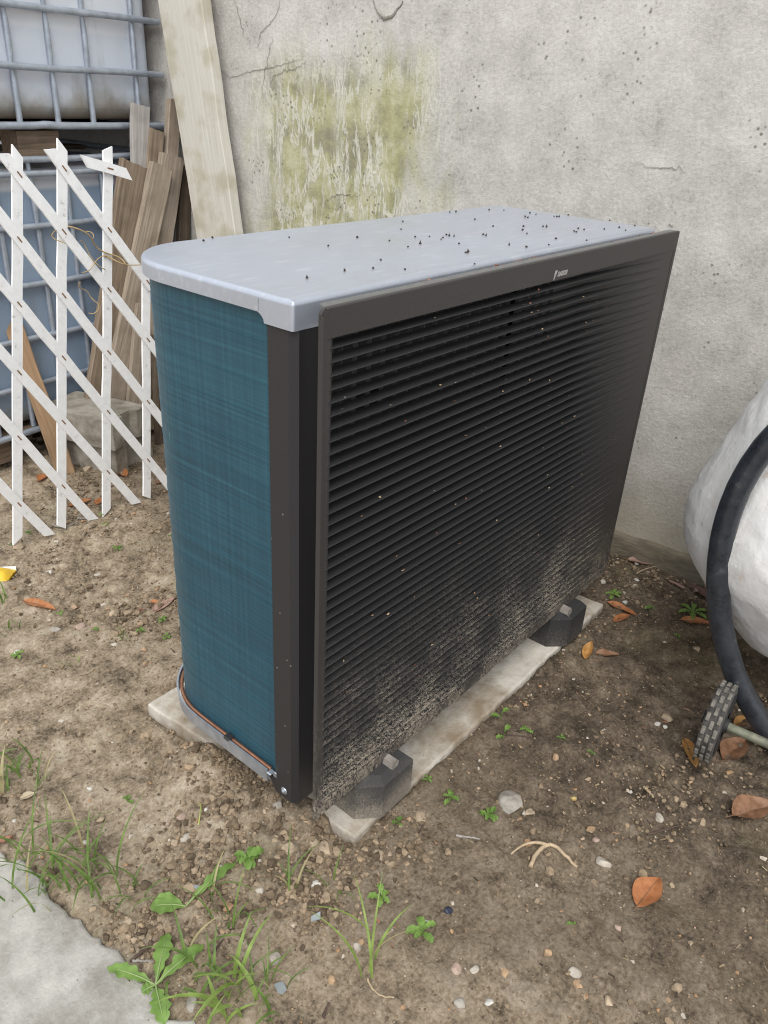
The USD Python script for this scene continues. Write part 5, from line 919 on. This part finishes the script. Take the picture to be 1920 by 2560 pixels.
def leaf_shape(L, w, curl, fold, rg, nu=15, nv=7):
    """lance shaped blade along x, folded at the midrib and curled upwards"""
    s = np.linspace(0, 1, nu); half = w / 2 * np.sin(PI * s ** 0.85) ** 0.8; half[0] = half[-1] = 0.0004
    P = np.zeros((nu, nv, 3)); ph = rg.uniform(0, 6)
    for j, t in enumerate(np.linspace(-1, 1, nv)):
        yy2 = half * t; P[:, j, 0] = (s - 0.5) * L * (1 - 0.12 * curl); P[:, j, 1] = yy2 * math.cos(fold * 0.8 * abs(t)) + 0.06 * L * np.sin(s * PI) * rg.choice([1]) * 0.4
        P[:, j, 2] = np.abs(yy2) * math.sin(fold) + curl * 0.30 * L * (2 * (s - 0.45)) ** 2 * 0.5 + 0.05 * L * curl * np.sin(s * 9 + ph + t * 2)
    P[:, :, 2] -= P[:, :, 2].min(); return P
for i, ((x, y, yaw, L), w, curl, key, label) in enumerate(D['leaves']):
    rg = np.random.default_rng(300 + i); L = max(L, 0.02) * (0.68 if curl > 0.8 else 1); tall = key == 'gold' and curl > 0.8
    P = leaf_shape(L, L * w, curl, 0.35 + 0.5 * curl, rg); t = thing('dry_leaf', label, 'leaf', (x, y, gz(x, y) + 0.002), yaw)
    up_ = grid_mesh(P)
    if tall: up_.apply_transform(trimesh.transformations.rotation_matrix(-0.7, [0, 1, 0])); up_.apply_translation([0, 0, -up_.bounds[0][2]])
    obj('blade', up_, LM[key], t, smooth=50)
    mr = P[:, 3] + [0, 0, 0.0006]
    tt_ = tube(np.vstack([P[0, 3] + [-0.16 * L, 0, 0.002], mr[:-1]]), np.r_[0.0012, np.linspace(0.0011, 0.0004, len(mr) - 1)] * min(1, L / 0.06), 5)
    if tall: tt_.apply_transform(trimesh.transformations.rotation_matrix(-0.7, [0, 1, 0])); tt_.apply_translation([0, 0, 0.004])
    obj('stalk', tt_, STEM, t, smooth=True)

# ------------------------------------------------------------------ twigs, shards
TW = {'pale': plain('twig_pale', (0.38, 0.29, 0.19), 0.85, var=0.3, scale=90, bump=0.4), 'dark': plain('twig_dark', (0.075, 0.05, 0.038), 0.9, var=0.3, scale=90, bump=0.4), 'grey': plain('twig_grey', (0.27, 0.25, 0.225), 0.9, var=0.3, scale=90, bump=0.4), 'green': plain('stem_green', (0.30, 0.33, 0.09), 0.6), 'red': plain('stick_red', (0.26, 0.13, 0.085), 0.8, var=0.3, scale=90, bump=0.4)}
for i, (pts, r, key, label) in enumerate(D['twigs']):
    rg = np.random.default_rng(600 + i); q = spline([[x, y, gz(x, y) + r * 0.9 + (0.012 * math.sin(PI * k / (len(pts) - 1)) if i in (0, 5) else 0.002)] for k, (x, y) in enumerate(pts)], 18); q[1:-1] += rg.normal(0, r * 0.12, (16, 3))
    tp = np.linspace(1.05, 0.55, 18) * (1 + 0.15 * rg.normal(size=18).cumsum() / 6)
    if i == 0:
        t = thing('twig', label, 'root'); obj('main_stem', tube(q, r * tp, 7), TW[key], t, smooth=60)
        b0 = q[8]; obj('side_branch', tube(spline([b0, b0 + [-0.03, 0.028, 0.010], b0 + [-0.075, 0.045, 0.002]], 10), np.linspace(0.004, 0.002, 10), 6), TW[key], t, smooth=60)
    else: tag(obj('twig', tube(q, r * 0.6 * tp, 7), TW[key], None, smooth=60), label, 'twig')
SHD = plain('shard_blue', (0.27, 0.295, 0.305), 0.4, var=0.2)
for i, ((x, y), s_, label) in enumerate(D['shards']):
    rg = np.random.default_rng(70 + i); a = np.sort(rg.uniform(0, 2 * PI, 6)); m = extrude(Polygon(np.c_[np.cos(a), np.sin(a)] * s_ * 0.3 * rg.uniform(0.7, 1.1, (6, 1))).convex_hull, 0.0025); m.apply_transform(trimesh.transformations.rotation_matrix(0.35, rg.normal(size=3)))
    p_ = tag(obj('plastic_shard', m, SHD, None, smooth=False), label, 'plastic shard'); UsdGeom.Xformable(p_).AddTranslateOp().Set(Gf.Vec3d(x, y, gz(x, y) + 0.010))

# ------------------------------------------------------------------ green plants
def greenm(name, c1, c2, tr=0.35):
    return MAT(name, {'g': ('geometry', {}), 'n': ('noise_texture', {'scale': 45.0, 'detail': 4.0}), 'r': ('rgb_ramp', {'ramp': [(0.3, c1), (0.65, c2)]}), 'd': ('principled_bsdf', {'roughness': 0.5, 'specular_ior_level': 0.4}), 't': ('translucent_bsdf', {}), 'm': ('mix_closure', {'fac': tr})},
        [('g.position', 'n.vector'), ('n.fac', 'r.fac'), ('r.color', 'd.base_color'), ('r.color', 't.color'), ('d.BSDF', 'm.closure1'), ('t.BSDF', 'm.closure2')], surface='m.closure')
GR = {'g': greenm('grass_green', (0.085, 0.14, 0.035), (0.17, 0.26, 0.06)), 'y': greenm('grass_pale', (0.17, 0.25, 0.055), (0.28, 0.38, 0.10)), 'd': greenm('leaf_green', (0.13, 0.23, 0.05), (0.22, 0.36, 0.085)), 'dry': greenm('grass_dry', (0.30, 0.26, 0.13), (0.42, 0.37, 0.20))}
def blade(h, w, lean, az, rg, n=9):
    """grass blade: keeled ribbon that bends over"""
    s = np.linspace(0, 1, n); th = 0.12 + lean * s ** 1.3; dx = np.cumsum(np.sin(th)) * h / n; dz = np.cumsum(np.cos(th)) * h / n; dx -= dx[0]; dz -= dz[0]
    wid = w * (1 - s ** 2.2) * (0.7 + 0.3 * np.minimum(1, s * 5)) / 2 + 0.0002; ca, sa = math.cos(az), math.sin(az); sw = 0.04 * h * rg.normal() * s ** 2
    P = np.zeros((n, 3, 3))
    for j, t in enumerate((-1, 0, 1)):
        lx, ly = dx, t * wid + sw; P[:, j] = np.c_[ca * lx - sa * ly, sa * lx + ca * ly, dz - (0.35 * wid if t == 0 else 0)]
    return grid_mesh(P)
for i, ((x, y), nb, h, w, key, label) in enumerate(D['tufts']):
    rg = np.random.default_rng(1200 + i); t = thing('grass_tuft', label, 'grass', (x, y, gz(x, y) - 0.002), 0)
    for k in range(nb):
        hb_ = h * rg.uniform(0.5, 1.25); sprawl = 1.9 if 'sprawl' in label else 1.0
        b0 = blade(hb_, w * 1.35 * rg.uniform(0.7, 1.2), rg.uniform(0.7, 2.1) * (sprawl if sprawl == 1 else 1.15), rg.uniform(0, 2 * PI), rg); b0.apply_translation([*(rg.normal(0, 0.006 + 0.0012 * nb, 2)), 0])
        obj('blade', b0, GR['dry' if rg.uniform() < 0.10 else key], t, smooth=60)
def broad(L, w, lobes, rg, nu=19, depth=0.35, rise=0.5, droop=0.9):
    """broad leaf along x with an optional lobed edge, rising then drooping"""
    s = np.linspace(0, 1, nu); half = w / 2 * np.sin(PI * np.clip(s, 0, 1) ** 1.15 * 0.96 + 0.04) ** 0.85 * (0.25 + 0.75 * s ** 0.4)
    if lobes: half = half * (1 - depth * (np.abs(((s * lobes) % 1) - 0.35) * 1.5))
    half[-1] = 0.0004; half[0] = 0.0012; th = rise - (rise + droop * 0.6) * s; x = np.cumsum(np.cos(th)) * L / nu; z = np.cumsum(np.sin(th)) * L / nu
    P = np.zeros((nu, 5, 3))
    for j, t in enumerate((-1, -0.5, 0, 0.5, 1)): P[:, j] = np.c_[x - x[0], half * t, z - z[0] + np.abs(half * t) * 0.28 + 0.002 * np.sin(s * 22 + t * 3) * abs(t)]
    return grid_mesh(P)
def rz(m, a, t=(0, 0, 0)): m.apply_transform(trimesh.transformations.rotation_matrix(a, [0, 0, 1])); m.apply_translation(t); return m
VEIN = greenm('leaf_midrib', (0.30, 0.40, 0.16), (0.36, 0.45, 0.2))
for i, ((x, y), ls, label) in enumerate(D['dandelion']):
    rg = np.random.default_rng(1500 + i); t = thing('dandelion', label, 'dandelion', (x, y, max(gz(x, y), -0.128)))
    for j, ((px_, py_), w) in enumerate(ls):
        L = math.hypot(px_ - x, py_ - y) * 1.25; a = math.atan2(py_ - y, px_ - x); lob = 0 if (i == 1 and j == 0) else 5
        lm_ = obj('leaf', rz(broad(L, w * 1.05, lob, rg, depth=0.5, rise=0.42, droop=0.45), a), GR['d'], t, smooth=60)
        th = np.linspace(0, 1, 19); q = 0.42 - (0.42 + 0.33) * th; xx_ = np.cumsum(np.cos(q)) * L / 19; zz3 = np.cumsum(np.sin(q)) * L / 19
        obj('midrib', rz(tube(np.c_[xx_ - xx_[0], 0 * xx_, zz3 - zz3[0] + 0.0012], np.linspace(0.0018, 0.0005, 19), 5), a), VEIN, lm_, smooth=True)
x, y = D['rosette']; rg = np.random.default_rng(8); t = thing('seedling', 'five leaved green rosette beside the black mixer tube', 'seedling', (x, y, gz(x, y)))
for j in range(6): obj('leaf', rz(broad(0.06, 0.020, 0, rg, 9, rise=0.6, droop=0.7), j * 1.05 + 0.3), GR['d'], t, smooth=60)
for i, ((x, y), nl_, s_, label) in enumerate(D['seedlings']):
    rg = np.random.default_rng(1700 + i); t = thing('seedling', label, 'seedling', (x, y, gz(x, y)))
    hgt = s_ * 0.35; obj('stem', tube([[0, 0, -0.004], [0.002, 0.001, hgt * 0.6], [0, 0, hgt]], 0.0009, 5), GR['d'], t, smooth=True)
    for j in range(nl_):
        L = s_ * rg.uniform(0.34, 0.55); k = rg.uniform(0.35, 1.0); feather = 'feather' in label or 'lobed' in label or 'cut leaved' in label
        obj('leaf', rz(broad(L, L * (0.55 if feather else rg.uniform(0.45, 0.62)), 4 if feather else 0, rg, 11, 0.5, 0.55, 0.6), j * 2.4 + rg.uniform(-0.3, 0.3), (0, 0, hgt * k)), GR['d'], t, smooth=60)

# ------------------------------------------------------------------ dry flower caps on the lid, red blossom bits in the gap
CAP = plain('flower_cap', (0.035, 0.026, 0.022), 0.85, var=0.4, scale=300)
def cap_mesh(spike, rg):
    m = trimesh.creation.revolve([(0, 0), (0.0036, 0.0002), (0.0042, 0.0018), (0.0028, 0.0040), (0.0010, 0.0050 + spike * 0.4), (0.0, 0.0056 + spike)], sections=7); v = m.vertices; v += rg.normal(0, 0.0003, v.shape); return m
for i, (x, y) in enumerate(D['lid_bits']):
    rg = np.random.default_rng(2000 + i); m = cap_mesh(0.0065 if rg.uniform() < 0.35 else 0.0, rg)
    m.apply_transform(trimesh.transformations.rotation_matrix(rg.uniform(0, 0.5), [*rg.normal(size=2), 0])); m.apply_scale(rg.uniform(0.45, 0.72)); m.apply_translation([0, 0, -m.bounds[0][2]])
    p_ = tag(obj('flower_cap', m, CAP, None, smooth=40), 'small dark dried flower cap lying on the grey lid', 'flower cap', 'dried flower caps strewn on the lid'); UsdGeom.Xformable(p_).AddTranslateOp().Set(Gf.Vec3d(x, y, 1.0004))
REDB = MAT('red_blossom', {'at': ('attribute', {'attribute': 'tone'}), 'r': ('rgb_ramp', {'ramp': [(0.0, (0.17, 0.055, 0.035)), (0.6, (0.27, 0.12, 0.07)), (1.0, (0.42, 0.30, 0.18))]}), 'p': ('principled_bsdf', {'roughness': 0.8})}, [('at.fac', 'r.fac'), ('r.color', 'p.base_color')])
rg = np.random.default_rng(44); rb = []
for x, y in D['gap_bits']:
    for k in range(rg.integers(3, 6)):
        b0 = trimesh.convex.convex_hull(rg.normal(size=(8, 3)) * [0.005, 0.0016, 0.0014]); b0.apply_transform(trimesh.transformations.rotation_matrix(rg.uniform(0, PI), [0, 0, 1])); b0.apply_translation([x + rg.normal(0, 0.007), -0.016 + rg.normal(0, 0.005), 0.9865 + abs(rg.normal(0, 0.004))]); rb.append(b0)
for k in range(70):                                           # a few have fallen onto the slats
    z_ = iz1 - 0.0165 - pitch * rg.integers(0, 40) ; b0 = trimesh.convex.convex_hull(rg.normal(size=(7, 3)) * [0.0019, 0.0010, 0.0010]); b0.apply_translation([rg.uniform(0.06, 1.0), gyf + 0.006, z_ + 0.0042]); rb.append(b0)
tag(obj('blossom_bits', rb, REDB, smooth=False, tone=np.concatenate([np.full(len(m.vertices), min(1, rg.uniform() * (0.8 if k < len(rb) - 70 else 1.6))) for k, m in enumerate(rb)])), 'dry red blossom bits caught between lid and grille', 'blossom', kind='stuff')
# a shelf strip in the gap between lid and grille that carries them
obj('gap_strip', bx((0.06, -0.0357, 0.9800), (W_ - 0.01, -0.0015, 0.9850)), DARKM, hp)
